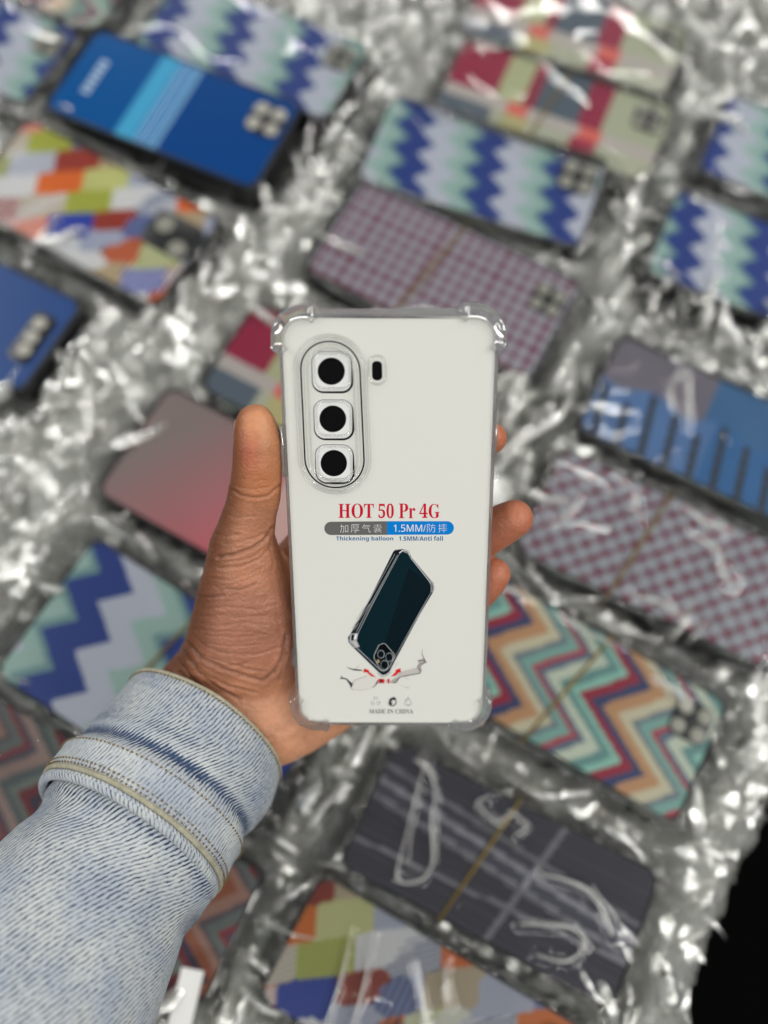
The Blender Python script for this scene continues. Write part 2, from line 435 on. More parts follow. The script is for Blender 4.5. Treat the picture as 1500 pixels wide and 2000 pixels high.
RECTS = []
def phone_pack(label, corner, ca, cb, fn, ph=0.0, L=.163, W=.077, top=TOP, thick=.020, cam_kind='quad', band=None, gloss=False, seed=0, curves=(), logo=False, wrap=True, cat='phone case', wk=1.0, cname='packed_phone_case'):
    """corner: which corner pixel ca is (TL,TR,BL,BR); cb: second pixel further along the same long edge"""
    p0 = UP(*ca, top); p1 = UP(*cb, top); d = p1 - p0
    if corner[1] == 'R': d = -d
    d /= np.linalg.norm(d); n = np.array([-d[1], d[0], 0])          # n points up the picture
    c = p0 + d * (L / 2 if corner[1] == 'L' else -L / 2) + n * (-W / 2 if corner[0] == 'T' else W / 2)
    rz = math.atan2(d[1], d[0]); z0 = top - thick
    t = thing(cname, label, cat, (c[0], c[1], max(z0, 0)), rz, 'packed phone cases laid out on the table')
    RECTS.append((c[0], c[1], rz, L, W)); zt = thick
    mb = MB(); slab(mb, rrect(L / 2, W / 2, .010), 0, zt - .0012, .0018)
    for k in (1, 2):                                                 # seams of the tray stack
        pass
    mb.build('shell', M['black'], t, True)
    rim = MB(); V, Fc = tube([(x, y, zt - .0008) for x, y in rrect(L / 2 - .0008, W / 2 - .0008, .009)], .0009, 6, closed=True); rim.add(V, Fc)
    rim.build('rim', M['black'], t, True)
    Lp, Wp = L - .004, W - .004
    V, Fc, C = panel_mesh(fn, Lp, Wp, ph, zt - .0008, .008)
    o = mesh_obj('back_panel', V, Fc, M['panel_gloss'] if gloss else M['panel'], t, False)
    a = o.data.color_attributes.new('print', 'FLOAT_COLOR', 'CORNER')
    a.data.foreach_set('color', np.repeat(np.array(C, dtype=np.float32), 4, axis=0).ravel())
    zc = zt - .0007
    if cam_kind:
        spots = {'quad': [(-7, 7), (7, 7), (-7, -7), (7, -7)], 'tri': [(-1, 11), (0, 0), (1, -10)], 'duo': [(-9, 4), (9, -8)], 'quads': [(-6, 6), (6, 6), (-6, -6), (6, -6)]}[cam_kind]
        cxx, cyy, hw, hh, rr = {'quad': (L / 2 - .018, .017, .0135, .0135, .0052), 'tri': (L / 2 - .016, .0, .0085, .019, .0048), 'duo': (L / 2 - .022, .012, .020, .015, .0065), 'quads': (L / 2 - .016, .018, .0115, .0115, .0044)}[cam_kind]
        mb = MB(); slab(mb, [(x + cxx, y + cyy) for x, y in rrect(hw, hh, min(hw, hh) * .5)], zc, zc + .0009, .0003)
        ci = mb.build('camera_plate', M['black'], t, True)
        for sx, sy in spots:
            mb = MB(); slab(mb, [(cxx + sx / 1000 + rr * math.cos(q * math.pi / 10), cyy + sy / 1000 + rr * math.sin(q * math.pi / 10)) for q in range(20)], zc + .0009, zc + .0016, .0003)
            mb.build('lens_window', M['lens'], ci, True)
    if logo:
        mb = MB()
        for k in range(6): mb.box(-L / 2 + .018, -L / 2 + .024, -.016 + k * .0055, -.0125 + k * .0055, zc, zc + .0003)
        mb.build('lettering', M['mark'], t)
    if band is not None:
        bx, sl = band
        V, Fc = tube([(bx + sl * .5, W / 2 + .0006, 0), (bx + sl * .5, W / 2 + .0006, zt), (bx, 0, zt + .0009), (bx - sl * .5, -W / 2 - .0006, zt), (bx - sl * .5, -W / 2 - .0006, 0)], .00085, 6)
        mesh_obj('elastic_band', V, Fc, M['gold'], t)
    if wrap:
        mx, my = .020, .006; nx, ny = 150, 66
        xs = np.linspace(-L / 2 - mx, L / 2 + mx, nx); ys = np.linspace(-W / 2 - my, W / 2 + my, ny)
        X, Y = np.meshgrid(xs, ys); s = seed * 13 + 5
        dx = np.maximum(np.abs(X) - L / 2, 0); dy = np.maximum(np.abs(Y) - W / 2, 0); dd = np.hypot(dx, dy)
        ins = np.clip(1 - dd / .004, 0, 1)
        z = zt + .0014 + .0010 * wk * (vnoise(X * 28 + 3 * vnoise(X * 9, Y * 20, s), Y * 45, s) + .6 * ridge(X * 20 + Y * 30, Y * 22 - X * 16, s + 1) ** 3 * 1.5)
        z += ridges_h(X, Y, curves)
        out = zt + .0015 - np.minimum(dd * 1.0, .014) + (.009 * ridge(X * 110, Y * 60, s + 2) ** 2 + .004 * vnoise(X * 240, Y * 240, s + 3)) * np.clip(dd / .004, 0, 1)
        Z = np.where(dd > 0, out, z); Z = np.maximum(Z, .0015)
        jx = (RNG.rand(*X.shape) - .5) * .0008 * np.clip(dd / .003, 0, 1)
        V = np.stack([X + jx, Y + jx, Z], -1).reshape(-1, 3)
        wr = mesh_obj('wrapper', V, grid_faces(nx, ny), M['film'], t, True)
        for pts, amp, wd in curves:  # milky strips along the folds stand in for lamp reflections
            q = [np.array((*p_, zt + .0022 + amp * .5)) for p_ in pts]; out = []
            for k in range(len(q) - 1):
                p0 = q[max(k - 1, 0)]; p1 = q[k]; p2 = q[k + 1]; p3 = q[min(k + 2, len(q) - 1)]
                for e in range(8):
                    f = e / 8; out.append(.5 * ((2 * p1) + (p2 - p0) * f + (2 * p0 - 5 * p1 + 4 * p2 - p3) * f * f + (3 * p1 - p0 - 3 * p2 + p3) * f ** 3))
            out.append(q[-1]); n_ = len(out)
            rad = [max(.00012, wd * .44 * (math.sin(math.pi * (k + .4) / n_) ** .4) * (.55 + .8 * float(vnoise(k * .31, seed, 8)))) for k in range(n_)]
            V, Fc = tube(out, rad, 8); V = [(v[0], v[1], zt + .0022 + amp * .5 + (v[2] - zt - .0022 - amp * .5) * .5) for v in V]
            mesh_obj('film_fold', V, Fc, M['fold'], wr, True)
    return t

# ------------------------------------------------------------------ the packed phone cases
mm = .001
phone_pack('glossy blue phone case with light blue stripe across its middle and four-lens cutout', 'TL', (190, 52), (595, 205), pat_blue, L=.169, W=.080, top=.034, thick=.033, cam_kind='quad', gloss=True, logo=True, seed=1, wrap=False)
phone_pack('blue and mint zigzag phone case partly under the blue case with light stripe', 'TR', (725, 88), (420, -30), pat_zigzag, .018, cam_kind='quads', seed=2)
phone_pack('blue zigzag phone case cut by the left edge, end showing beside the blue striped case', 'TR', (160, 62), (20, 0), pat_zigzag, .035, cam_kind='quads', seed=3)
phone_pack('multicoloured chevron phone case peeking in at the upper left corner', 'BR', (190, 58), (30, 0), pat_chevron, .02, cam_kind=None, seed=4)
phone_pack('colourful patchwork phone case with orange and blue patches and black two-lens cutout', 'TR', (435, 425), (80, 240), pat_patch, .2, W=.083, L=.168, cam_kind='duo', band=None, seed=5, wk=.5)
phone_pack('plain dark blue phone case with upright three-lens cutout at the left edge', 'TR', (165, 590), (-60, 480), pat_blue, 1, cam_kind='tri', seed=6, wrap=False)
phone_pack('large blue, white and mint zigzag phone case left of the hand', 'TL', (185, 1043), (400, 1178), pat_zigzag, -.01, L=.180, W=.100, cam_kind=None, band=(-.014, .016), seed=7, wk=.35)
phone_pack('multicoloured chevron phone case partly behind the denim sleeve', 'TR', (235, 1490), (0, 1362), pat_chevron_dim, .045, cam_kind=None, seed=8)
phone_pack('grey to pink fading phone case just behind the thumb', 'TL', (330, 748), (560, 870), pat_pink, L=.168, W=.086, cam_kind=None, seed=9, wrap=False)
phone_pack('crimson and grey plaid phone case half hidden behind the upper left of the held case', 'TL', (500, 585), (640, 655), pat_plaid, .03, W=.074, cam_kind=None, seed=10)
phone_pack('crimson plaid phone case at the top edge, upper one of the two plaid cases', 'TL', (955, -72), (1380, 62), pat_plaid, 0, L=.165, W=.072, cam_kind='quads', seed=11)
phone_pack('crimson plaid phone case with grey middle, lower one of the two plaid cases', 'TL', (910, 68), (1300, 200), pat_plaid, 0, L=.168, W=.074, cam_kind='quads', band=(-.004, .01), seed=12)
phone_pack('blue and mint zigzag phone case above the grey and crimson check case', 'TL', (765, 182), (1195, 312), pat_zigzag, .0, cam_kind='quad', seed=13, L=.168, W=.080, wk=.4)
phone_pack('grey and crimson checked phone case directly above the held case', 'TL', (708, 345), (1150, 555), pat_hound, 0, cam_kind='quads', band=(-.010, .012), seed=14, L=.175, W=.086, wk=.25)
phone_pack('zigzag phone case cut by the upper right edge', 'BL', (1360, 330), (1500, 385), pat_zigzag, .03, cam_kind=None, seed=15)
phone_pack('zigzag phone case at the right edge with a bent painted glint along its film fold', 'BL', (1258, 530), (1500, 622), pat_zigzag, .012, W=.076, cam_kind=None, seed=16,
           curves=[([(-.045, .02), (-.04, -.01), (-.035, -.025), (-.03, -.02)], .003, .0016)])
phone_pack('blue barred phone case with taupe corner at the right edge', 'BL', (1125, 835), (1500, 1010), pat_bars, 0, W=.078, cam_kind='duo', seed=17, wk=1.4,
           curves=[([(-.035, .032), (-.037, .012), (-.028, 0)], .003, .0016), ([(-.033, .034), (-.022, .01), (-.016, -.008)], .0035, .0018)])
phone_pack('grey and crimson checked phone case right of the fingertips', 'TL', (1100, 868), (1500, 1050), pat_hound, .4, L=.168, W=.079, cam_kind=None, band=(-.015, .012), seed=18, wk=1.0,
           curves=[([(-.06, .012), (-.063, -.004), (-.07, -.016)], .003, .0017), ([(.01, .02), (.03, .015), (.036, .004), (.044, .0)], .003, .0026), ([(.0, .034), (.015, .030), (.028, .032)], .003, .003), ([(-.03, .030), (-.026, .018), (-.02, .012)], .003, .0018), ([(-.008, -.034), (.01, -.030), (.03, -.035)], .003, .0026)])
phone_pack('multicoloured chevron phone case below the ring finger with one corner lens', 'TR', (1428, 1370), (1100, 1190), pat_chevron, .0, L=.166, W=.080, top=.027, cam_kind='quads', band=(-.004, .02), seed=19, wk=.45,
           curves=[([(-.074, .030), (-.060, .034), (-.048, .033)], .002, .0026), ([(-.03, .036), (-.01, .034), (.012, .036)], .002, .002), ([(.036, .028), (.05, .030), (.058, .026)], .002, .0022)])
phone_pack('dark grey phone case with pale crossing lines and looping painted glints along its film folds', 'TL', (772, 1442), (1288, 1702), pat_grey, 0, L=.166, W=.076, cam_kind=None, band=(-.012, .016), gloss=True, seed=20, wk=1.3,
           curves=[([(-.062, .034), (-.056, .0), (-.050, -.028), (-.038, -.024), (-.036, -.012), (-.046, .008), (-.050, .022), (-.062, .034)], .0034, .0016),
                   ([(.020, .008), (.045, .012), (.060, .004), (.068, -.004)], .003, .002),
                   ([(.020, -.020), (.045, -.010), (.056, -.014), (.050, -.026), (.034, -.030)], .0036, .002),
                   ([(-.020, .034), (-.026, .026), (-.012, .022), (-.006, .030), (.004, .026), (.0, .020)], .003, .0014)])
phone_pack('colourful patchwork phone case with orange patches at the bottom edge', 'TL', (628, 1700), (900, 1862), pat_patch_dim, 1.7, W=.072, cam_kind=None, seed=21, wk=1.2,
           curves=[([(-.052, .018), (-.046, -.004), (-.042, -.03)], .002, .0018), ([(-.04, .022), (-.034, .0), (-.028, -.028)], .002, .0016), ([(-.016, .02), (.0, .004), (.012, -.012), (.03, -.022)], .002, .002), ([(.0, .03), (.004, .02), (.012, .012)], .002, .0016)])
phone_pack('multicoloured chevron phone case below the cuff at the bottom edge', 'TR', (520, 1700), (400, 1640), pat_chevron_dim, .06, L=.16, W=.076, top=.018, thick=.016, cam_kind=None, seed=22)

# ------------------------------------------------------------------ crumpled film filling the gaps
def case_dist(x, y):
    d = np.full_like(x, 1.0)
    for cx, cy, rz, L, W in RECTS:
        c, s = math.cos(-rz), math.sin(-rz); lx = (x - cx) * c - (y - cy) * s; ly = (x - cx) * s + (y - cy) * c
        ax = np.abs(lx) - L / 2; ay = np.abs(ly) - W / 2
        d = np.minimum(d, np.hypot(np.maximum(ax, 0), np.maximum(ay, 0)) + np.minimum(np.maximum(ax, ay), 0))
    return d
def crumple_layer(step, base, amp, seed, fs, ft, thr):
    xs = np.arange(-.36, .37, step); ys = np.arange(-.24, .66, step)
    X, Y = np.meshgrid(xs, ys)
    X = X + (RNG.rand(*X.shape) - .5) * step * .75; Y = Y + (RNG.rand(*Y.shape) - .5) * step * .75
    a = math.radians(-25); S = X * math.cos(a) + Y * math.sin(a); T = -X * math.sin(a) + Y * math.cos(a)
    wx = vnoise(S * 30, T * 30, seed + 5) * 1.2
    h = ridge(S * fs + wx, T * ft + wx, seed) ** 1.5 * .55 + ridge(S * fs * 2.3, T * ft * 2.6, seed + 1) * .25 + RNG.rand(*X.shape) * .10
    d = case_dist(X, Y)
    h = base + amp * h * (.06 + np.clip((d - .0015) / .013, 0, 1.2))
    h = np.where(d < -.001, .003, h)
    en_ = (X - TABLE_E[0]) * TABLE_N[0] + (Y - TABLE_E[1]) * TABLE_N[1]
    h = h + np.where(en_ < .006, (en_ - .006) * 1.6, 0)
    keep = (en_ > -.008 + .008 * vnoise(T * 40, T * 0, seed + 9)) & (d > -.004) & (vnoise(S * 22, T * 14, seed + 3) > thr)
    ny, nx = X.shape; V = np.stack([X, Y, h], -1).reshape(-1, 3); K = keep.reshape(-1); Fc = []
    for j in range(ny - 1):
        for i in range(nx - 1):
            q = j * nx + i
            if K[q] and K[q + 1] and K[q + nx] and K[q + nx + 1]:
                if (i + j) % 2: Fc += [(q, q + 1, q + nx + 1), (q, q + nx + 1, q + nx)]
                else: Fc += [(q, q + 1, q + nx), (q + 1, q + nx + 1, q + nx)]
    used = sorted({i for f in Fc for i in f}); mp = {q: k for k, q in enumerate(used)}
    return V[used], [tuple(mp[i] for i in f) for f in Fc]
mb = MB()
for args in ((.0056, .003, .021, 31, 46, 15, .0), (.0075, .008, .028, 57, 42, 11, .42)):
    V, Fc = crumple_layer(*args); mb.add(V, Fc)
def strands(num, seed):
    rg = np.random.RandomState(seed); got = 0; tries = 0; a = math.radians(-25)
    while got < num and tries < num * 30:
        tries += 1
        x = rg.uniform(-.34, .34); y = rg.uniform(-.2, .62)
        d = case_dist(np.array([x]), np.array([y]))[0]
        if d < .0065 or (x - TABLE_E[0]) * TABLE_N[0] + (y - TABLE_E[1]) * TABLE_N[1] < .01: continue
        wide = d > .014
        th = a + (math.pi / 2 + rg.normal(0, .45) if wide or rg.rand() < .4 else rg.normal(0, .15))
        n_ = 14; ln = rg.uniform(.018, .055); wd = rg.uniform(.0022, .0095) * (1.3 if wide else .7); p = np.array([x, y]); z = rg.uniform(.016, .031); cv = rg.normal(0, 10); tw = rg.uniform(-1, 1); tr = rg.normal(0, 30); V = []
        for k in range(n_):
            t_ = k / (n_ - 1); e_ = math.sin(math.pi * min(max(t_, .02), .98)) ** .5
            dr = np.array([math.cos(th), math.sin(th)]); sd = np.array([-dr[1], dr[0]])
            for q in (-1, -.4, .1, .5, 1):
                zz = z + math.sin(t_ * 7 + tw * 3) * .002 + q * wd * e_ * math.sin(tw) * .6 + (1 - abs(q)) * wd * .45 - .004 * (1 - e_)
                V.append((*(p + sd * q * wd * .5 * e_ * math.cos(tw)), max(zz, .004)))
            p = p + dr * ln / n_; th += cv * ln / n_ + rg.normal(0, .07); tw += tr * ln / n_
        mb.add(V, grid_faces(5, n_), 1); got += 1
strands(760, 91)
crm = tag(mb.build('crumpled_film', [M['crumple'], M['strand']], None, False), 'crumpled clear plastic bags filling the gaps between the packed cases', 'plastic film', kind='stuff')
crm.data.polygons.foreach_set('use_smooth', [m_ == 1 for m_ in mb.m])

tg = MB(); tg.box(-.006, .006, -.016, .016, 0, .0006)
q = UP(362, 1955, .03)
o = tg.build('paper_tag', M['tag']); o.location = q; o.rotation_euler = (.12, .1, -.15)
tag(o, 'small white paper tag by the sleeve at the bottom edge', 'tag')

# ------------------------------------------------------------------ the held phone case
def CP(c): return CAM + c[0] * RGT - c[1] * UPV + c[2] * FWD
c4 = [CP(c) for c in ((-.03717, -.07015, .29518), (.04031, -.07027, .29375), (.04159, .08995, .34968), (-.03590, .09007, .35112))]
HO = sum(c4) / 4
HX = (c4[1] - c4[0]) + (c4[2] - c4[3]); HX /= np.linalg.norm(HX)
HY = (c4[0] - c4[3]) + (c4[1] - c4[2]); HY -= HX * (HX @ HY); HY /= np.linalg.norm(HY)
HN = np.cross(HX, HY)
HW, HH = .0775 / 2, float(np.linalg.norm(c4[0] - c4[3])) / 2
case = thing('phone_case', 'clear phone case with bumper corners and white printed card, held in the hand', 'phone case')
case.matrix_world = Matrix(((HX[0], HY[0], HN[0], HO[0]), (HX[1], HY[1], HN[1], HO[1]), (HX[2], HY[2], HN[2], HO[2]), (0, 0, 0, 1)))
def LC(px, py, z=0.0):
    """pixel -> (x,y) on the card, z metres above it"""
    v = FWD + (px - CX) / F_PX * RGT - (py - CY) / F_PX * UPV
    t = ((HO + HN * z - CAM) @ HN) / (v @ HN); p = CAM + v * t - HO
    return (float(p @ HX), float(p @ HY))
PXM = 1 / 5100.0                                   # metres per photo pixel on the card, about

mb = MB(); slab(mb, rrect(HW, HH, .0075, 10), -.0006, 0, .0)
card = mb.build('printed_card', M['paper'], case)

# clear frame with bumper corners
def frame_ring():
    n = 14; base = []
    hw, hh, r = HW, HH, .0078
    # outline points with corner parameter
    def side(p, q, m, ca, cb):
        for k in range(m): 
            t = k / m; base.append((p[0] + (q[0] - p[0]) * t, p[1] + (q[1] - p[1]) * t, None))
    cs = [(hw - r, hh - r, 0), (-hw + r, hh - r, 90), (-hw + r, -hh + r, 180), (hw - r, -hh + r, 270)]
    pts = []
    for k, (cx, cy, a0) in enumerate(cs):
        for i in range(25):
            a = math.radians(a0 + 90 * i / 24); pts.append((cx + r * math.cos(a), cy + r * math.sin(a), math.cos(a), math.sin(a)))
        nx_, ny_, a1 = cs[(k + 1) % 4]; a = math.radians(a0 + 90)
        p = (cx + r * math.cos(a), cy + r * math.sin(a)); q = (nx_ + r * math.cos(a), ny_ + r * math.sin(a))
        m = int(np.hypot(q[0] - p[0], q[1] - p[1]) / .0008)
        for i in range(1, m): pts.append((p[0] + (q[0] - p[0]) * i / m, p[1] + (q[1] - p[1]) * i / m, math.cos(a), math.sin(a)))
    V = []; ccs = [(sx * hw, sy * hh) for sx in (1, -1) for sy in (1, -1)]
    for (x, y, nx_, ny_) in pts:
        d = min(np.hypot(x - a, y - b) for a, b in ccs)
        ed = .0125                                  # bumper reach
        s = 1 / (1 + math.exp((d - ed) / .0005))
        rib = math.exp(-((d - ed + .0012) / .0008) ** 2)
        r2 = s * math.exp(-((abs(nx_) - abs(ny_)) / .13) ** 2); o_ = .0014 + .0028 * s + .0006 * rib + .0004 * r2 + .0008 * max(ny_, 0) ** 2 * (1 - s); zt = .0009 + .0008 * s + .0007 * rib + .0005 * r2
        inn = -.0001 - .0010 * s - .0012 * rib
        prof = [(inn, .0007), (inn + .0006, zt), (o_ * .45, zt + .0001), (o_ * .85, zt - .0006), (o_, -.0008), (o_ + .0001 * s, -.0045), (o_, -.0082), (o_ - .0005, -.0092), (.0003, -.0095), (.0001, -.0090), (.0001, -.0008), (inn * .5, -.0007)]
        V += [(x + nx_ * o, y + ny_ * o, z) for o, z in prof]
    m = 12; nn = len(pts); Fc = []
    for j in range(nn):
        for i in range(m):
            a = j * m + i; b = j * m + (i + 1) % m; c = ((j + 1) % nn) * m + (i + 1) % m; d = ((j + 1) % nn) * m + i
            Fc.append((a, d, c, b))
    return V, Fc
V, Fc = frame_ring(); frm = mesh_obj('bumper_frame', V, Fc, M['tpu'], case)
b = bmesh.new(); b.from_mesh(frm.data); bmesh.ops.recalc_face_normals(b, faces=b.faces); b.to_mesh(frm.data); b.free()
frm.data.set_sharp_from_angle(angle=math.radians(28))
# side buttons on the left wall
for y0, y1, nm in ((828, 928, 'volume_button'), (1264, 1296, 'grip_bump')):
    a = LC(545, y0, -.004)[1]; c = LC(545, y1, -.004)[1]
    mb = MB(); slab(mb, [(x - HW - .0017, y + (a + c) / 2) for x, y in rrect(.0008, abs(a - c) / 2, .0006, 4)], -.0070, -.0012, .0003)
    mb.build(nm, M['tpu'], case, True)
a = LC(975, 800, -.004)[1]; c = LC(975, 890, -.004)[1]
mb = MB(); slab(mb, [(x + HW + .0016, y + (a + c) / 2) for x, y in rrect(.0006, abs(a - c) / 2, .0005, 4)], -.0070, -.0012, .0003)
mb.build('power_button', M['tpu'], case, True)

mb = MB(); pts = rrect(HW, HH, .0075, 10); mb.add([(x, y, .0008) for x, y in pts], [tuple(range(len(pts)))])
mb.build('back_plate', M['plate'], case)

# --- flat art on the card: traced outlines turned into thin ink layers
class Art:
    def __init__(s): s.v = []; s.f = []; s.m = []; s.mats = []
    def mi(s, k):
        if k not in s.mats: s.mats.append(k)
        return s.mats.index(k)
    def poly(s, pts, k, lay=1):
        xy = [LC(*p) for p in pts]; b = bmesh.new()
        vs = [b.verts.new((x, y, 0)) for x, y in xy]
        try: f = b.faces.new(vs)
        except ValueError: b.free(); return
        f.normal_update()
        if f.normal.z < 0: f.normal_flip()
        bmesh.ops.triangulate(b, faces=[f]); b.verts.index_update(); o = len(s.v)
        s.v += [(v.co.x, v.co.y, lay * 4e-5) for v in b.verts]
        for q in b.faces: s.f.append(tuple(v.index + o for v in q.verts)); s.m.append(s.mi(k))
        b.free()
    def line(s, pts, wd, k, lay=1, closed=False, taper=None):
        pts = [np.array(LC(*p)) for p in pts]; n = len(pts); o = len(s.v); wd = wd * PXM * .98
        for i, p in enumerate(pts):
            a = pts[i - 1] if (i or closed) else p; c = pts[(i + 1) % n] if (i < n - 1 or closed) else p
            t = c - a; t = t / (np.linalg.norm(t) + 1e-12); q = np.array((-t[1], t[0])) * wd / 2 * (taper[i] if taper else 1)
            s.v += [(*(p - q), lay * 4e-5), (*(p + q), lay * 4e-5)]
        for i in range(n if closed else n - 1):
            j = (i + 1) % n
            s.f.append((o + 2 * i, o + 2 * j, o + 2 * j + 1, o + 2 * i + 1)); s.m.append(s.mi(k))
    def ell(s, cx, cy, rx, ry, k, lay=1, n=40, rot=0):
        c, sn = math.cos(rot), math.sin(rot)
        s.poly([(cx + rx * math.cos(2 * math.pi * i / n) * c - ry * math.sin(2 * math.pi * i / n) * sn, cy + rx * math.cos(2 * math.pi * i / n) * sn + ry * math.sin(2 * math.pi * i / n) * c) for i in range(n)], k, lay)
    def ring(s, cx, cy, rx, ry, wd, k, lay=1, a0=0, a1=360, n=40, rot=0):
        c, sn = math.cos(rot), math.sin(rot); P_ = []
        full = abs(a1 - a0) >= 360
        for i in range(n if full else n + 1):
            a = math.radians(a0 + (a1 - a0) * i / n); x = rx * math.cos(a); y = ry * math.sin(a); P_.append((cx + x * c - y * sn, cy + x * sn + y * c))
        s.line(P_, wd, k, lay, full)
    def text(s, body, x0, y0, x1, y1, k, lay=1, bold=0.0, skew=0.0, ref=None):
        """fit the word into the pixel box; y of the right end shifted by skew"""
        cu = bpy.data.curves.new('t', 'FONT'); cu.body = body; cu.size = 1; cu.offset = bold; cu.resolution_u = 5
        ob = bpy.data.objects.new('t', cu); COL.objects.link(ob)
        dg = bpy.context.evaluated_depsgraph_get(); me = bpy.data.meshes.new_from_object(ob.evaluated_get(dg))
        v = np.array([p.co[:2] for p in me.vertices]); mn, mx = v.min(0), v.max(0); o = len(s.v)
        for x, y in v:
            u = (x - mn[0]) / (mx[0] - mn[0]); w_ = (y - mn[1]) / (mx[1] - mn[1])
            a = LC(x0 + (x1 - x0) * u, y1 + (y0 - y1) * w_ + skew * u); s.v.append((*a, lay * 4e-5))
        for p in me.polygons: s.f.append(tuple(i + o for i in p.vertices)); s.m.append(s.mi(k))
        bpy.data.objects.remove(ob); bpy.data.meshes.remove(me)
    def build(s, name, parent=card):
        return mesh_obj(name, s.v, s.f, [M['i_' + k] for k in s.mats], parent, False, s.m)

def mbold(t):
    r = ''
    for ch in t:
        if 'A' <= ch <= 'Z': r += chr(0x1D400 + ord(ch) - 65)
        elif 'a' <= ch <= 'z': r += chr(0x1D41A + ord(ch) - 97)
        elif '0' <= ch <= '9': r += chr(0x1D7CE + ord(ch) - 48)
        else: r += ch
    return r
def msans(t, bold=False):
    U, l, d = (0x1D5D4, 0x1D5EE, 0x1D7EC) if bold else (0x1D5A0, 0x1D5BA, 0x1D7E2); r = ''
    for ch in t:
        r += chr(U + ord(ch) - 65) if 'A' <= ch <= 'Z' else chr(l + ord(ch) - 97) if 'a' <= ch <= 'z' else chr(d + ord(ch) - 48) if '0' <= ch <= '9' else ch
    return r
A = Art()
for t_, x0, x1 in (('HOT', 661, 730), ('50', 739, 769), ('Pr', 779, 811), ('4G', 819, 859)): A.text(mbold(t_), x0, 983.5, x1, 1012, 'red')
A.build('model_title')
A = Art()
def arc(cx, cy, r, a0, a1, n=14): return [(cx + r * math.cos(math.radians(a0 + (a1 - a0) * i / n)), cy + r * math.sin(math.radians(a0 + (a1 - a0) * i / n))) for i in range(n + 1)]
A.poly(arc(646.5, 1032, 13, 90, 270) + [(756, 1018), (756, 1044.5)], 'grey')
A.poly([(756, 1044.5), (756, 1018)] + arc(873.5, 1031, 13, -90, 90), 'blue')
for ch, x0, x1 in (('加', 664, 680), ('厚', 685, 702), ('气', 707, 724), ('囊', 729, 746)): A.text(ch, x0, 1024, x1, 1040, 'wht', 2, bold=-.014)
A.text(msans('1.5MM/'), 769, 1024.5, 831.5, 1038.5, 'wht', 2)
for ch, x0, x1 in (('防', 834, 851), ('摔', 856, 873)): A.text(ch, x0, 1023, x1, 1039.5, 'wht', 2, bold=-.014)
A.build('thickness_badge')
A = Art()
A.text(msans('Thickening balloon', True), 656.5, 1047.5, 768, 1058, 'navy')
A.text(msans('1.5MM/Anti fall', True), 779, 1047, 865, 1056, 'navy')
A.build('slogan')
A = Art()
A.text(mbold('MADE IN CHINA'), 721, 1385, 807, 1393.5, 'mini')
A.build('origin_line')
A = Art()                                            # three recycling marks
cx, cy = 733.5, 1370
for k in range(3):
    a = math.radians(90 + 120 * k)
    p = [(cx + 8.5 * math.cos(a + s_) * r_, cy - 8.5 * math.sin(a + s_) * r_) for s_, r_ in ((-.55, 1), (0, 1.12), (.55, 1), (.45, .55), (0, .5), (-.45, .55))]
    A.line(p, 1.0, 'sym', closed=True)
A.ell(765.5, 1370.5, 9.4, 9.0, 'symd'); A.ell(764.6, 1369.6, 8.4, 8.2, 'crkw', 2)
A.poly([(759, 1372), (761, 1365), (766, 1362), (769, 1362), (769, 1360), (774, 1364.5), (769, 1369), (769, 1366.5), (766, 1367), (764, 1371), (767, 1375), (763, 1377.5), (759.5, 1375)], 'symd', 3)
A.line([(797, 1362), (804, 1374.5), (800, 1377), (797, 1377), (793, 1377), (789.5, 1374.5), (797, 1362)], 1.2, 'sym', closed=False)
A.line([(790, 1368), (794, 1366), (795, 1370)], 1.0, 'sym'); A.line([(797, 1374), (797, 1380)], 1.0, 'sym')
A.build('recycling_marks')

# phone picture
def img(x, y): return (600 + x / 4.286, 960 + y / 4.286)         # upper detail view
def im2(x, y): return (600 + x / 4.286, 1200 + y / 4.286)        # lower detail view
A = Art()
outer = [img(720, 500), img(735, 486), img(800, 478), img(850, 495), img(862, 520), img(870, 545), img(1030, 735), img(1058, 765), img(1065, 810), img(1052, 848), im2(945, 0), im2(730, 400), im2(690, 480), im2(660, 505), im2(630, 512), im2(600, 490), im2(380, 275), im2(345, 235), im2(338, 195), im2(365, 155), img(461, 1010), img(502, 935)]
A.poly(outer, 'silver', 1)
c = np.mean(np.array(outer), 0)
inn = [tuple(np.array(p) + (c - np.array(p)) / np.linalg.norm(c - np.array(p)) * 1.3) for p in outer]
A.poly(inn, 'edge', 2)
face = [img(775, 512), img(800, 494), img(845, 512), img(862, 545), img(1015, 735), img(1040, 775), img(1040, 840), im2(935, 0), im2(715, 395), im2(672, 462), im2(640, 478), im2(612, 468), im2(400, 268), im2(425, 155), img(540, 945)]
A.poly(face, 'silver', 3)
c = np.mean(np.array(face), 0)
fi = [tuple(np.array(p) + (c - np.array(p)) / np.linalg.norm(c - np.array(p)) * 1.6) for p in face]
A.poly(fi, 'teal', 4)
A.poly([fi[5], fi[6], fi[7], fi[8], im2(600, 395), img(850, 640)], 'teal2', 5)
A.line([img(757, 530), img(525, 950), im2(470, 30), im2(412, 145)], 1.1, 'silver', 5)
A.line([img(735, 520), img(640, 690), img(515, 920)], .8, 'silver', 5)
A.line([img(1025, 750), img(870, 560)], .8, 'wht', 5)
for q0, q1 in (((515, 935), (420, 1075)), ((422, 1095), (385, 1150))):
    a, b_ = np.array(img(*q0)), np.array(img(*q1)); d = (b_ - a) / np.linalg.norm(b_ - a); n_ = np.array((-d[1], d[0]))
    A.line([tuple(a - n_ * 2.2), tuple(b_ - n_ * 2.2), tuple(b_ + n_ * 2.2), tuple(a + n_ * 2.2)], 1.0, 'silver', 6, closed=True)
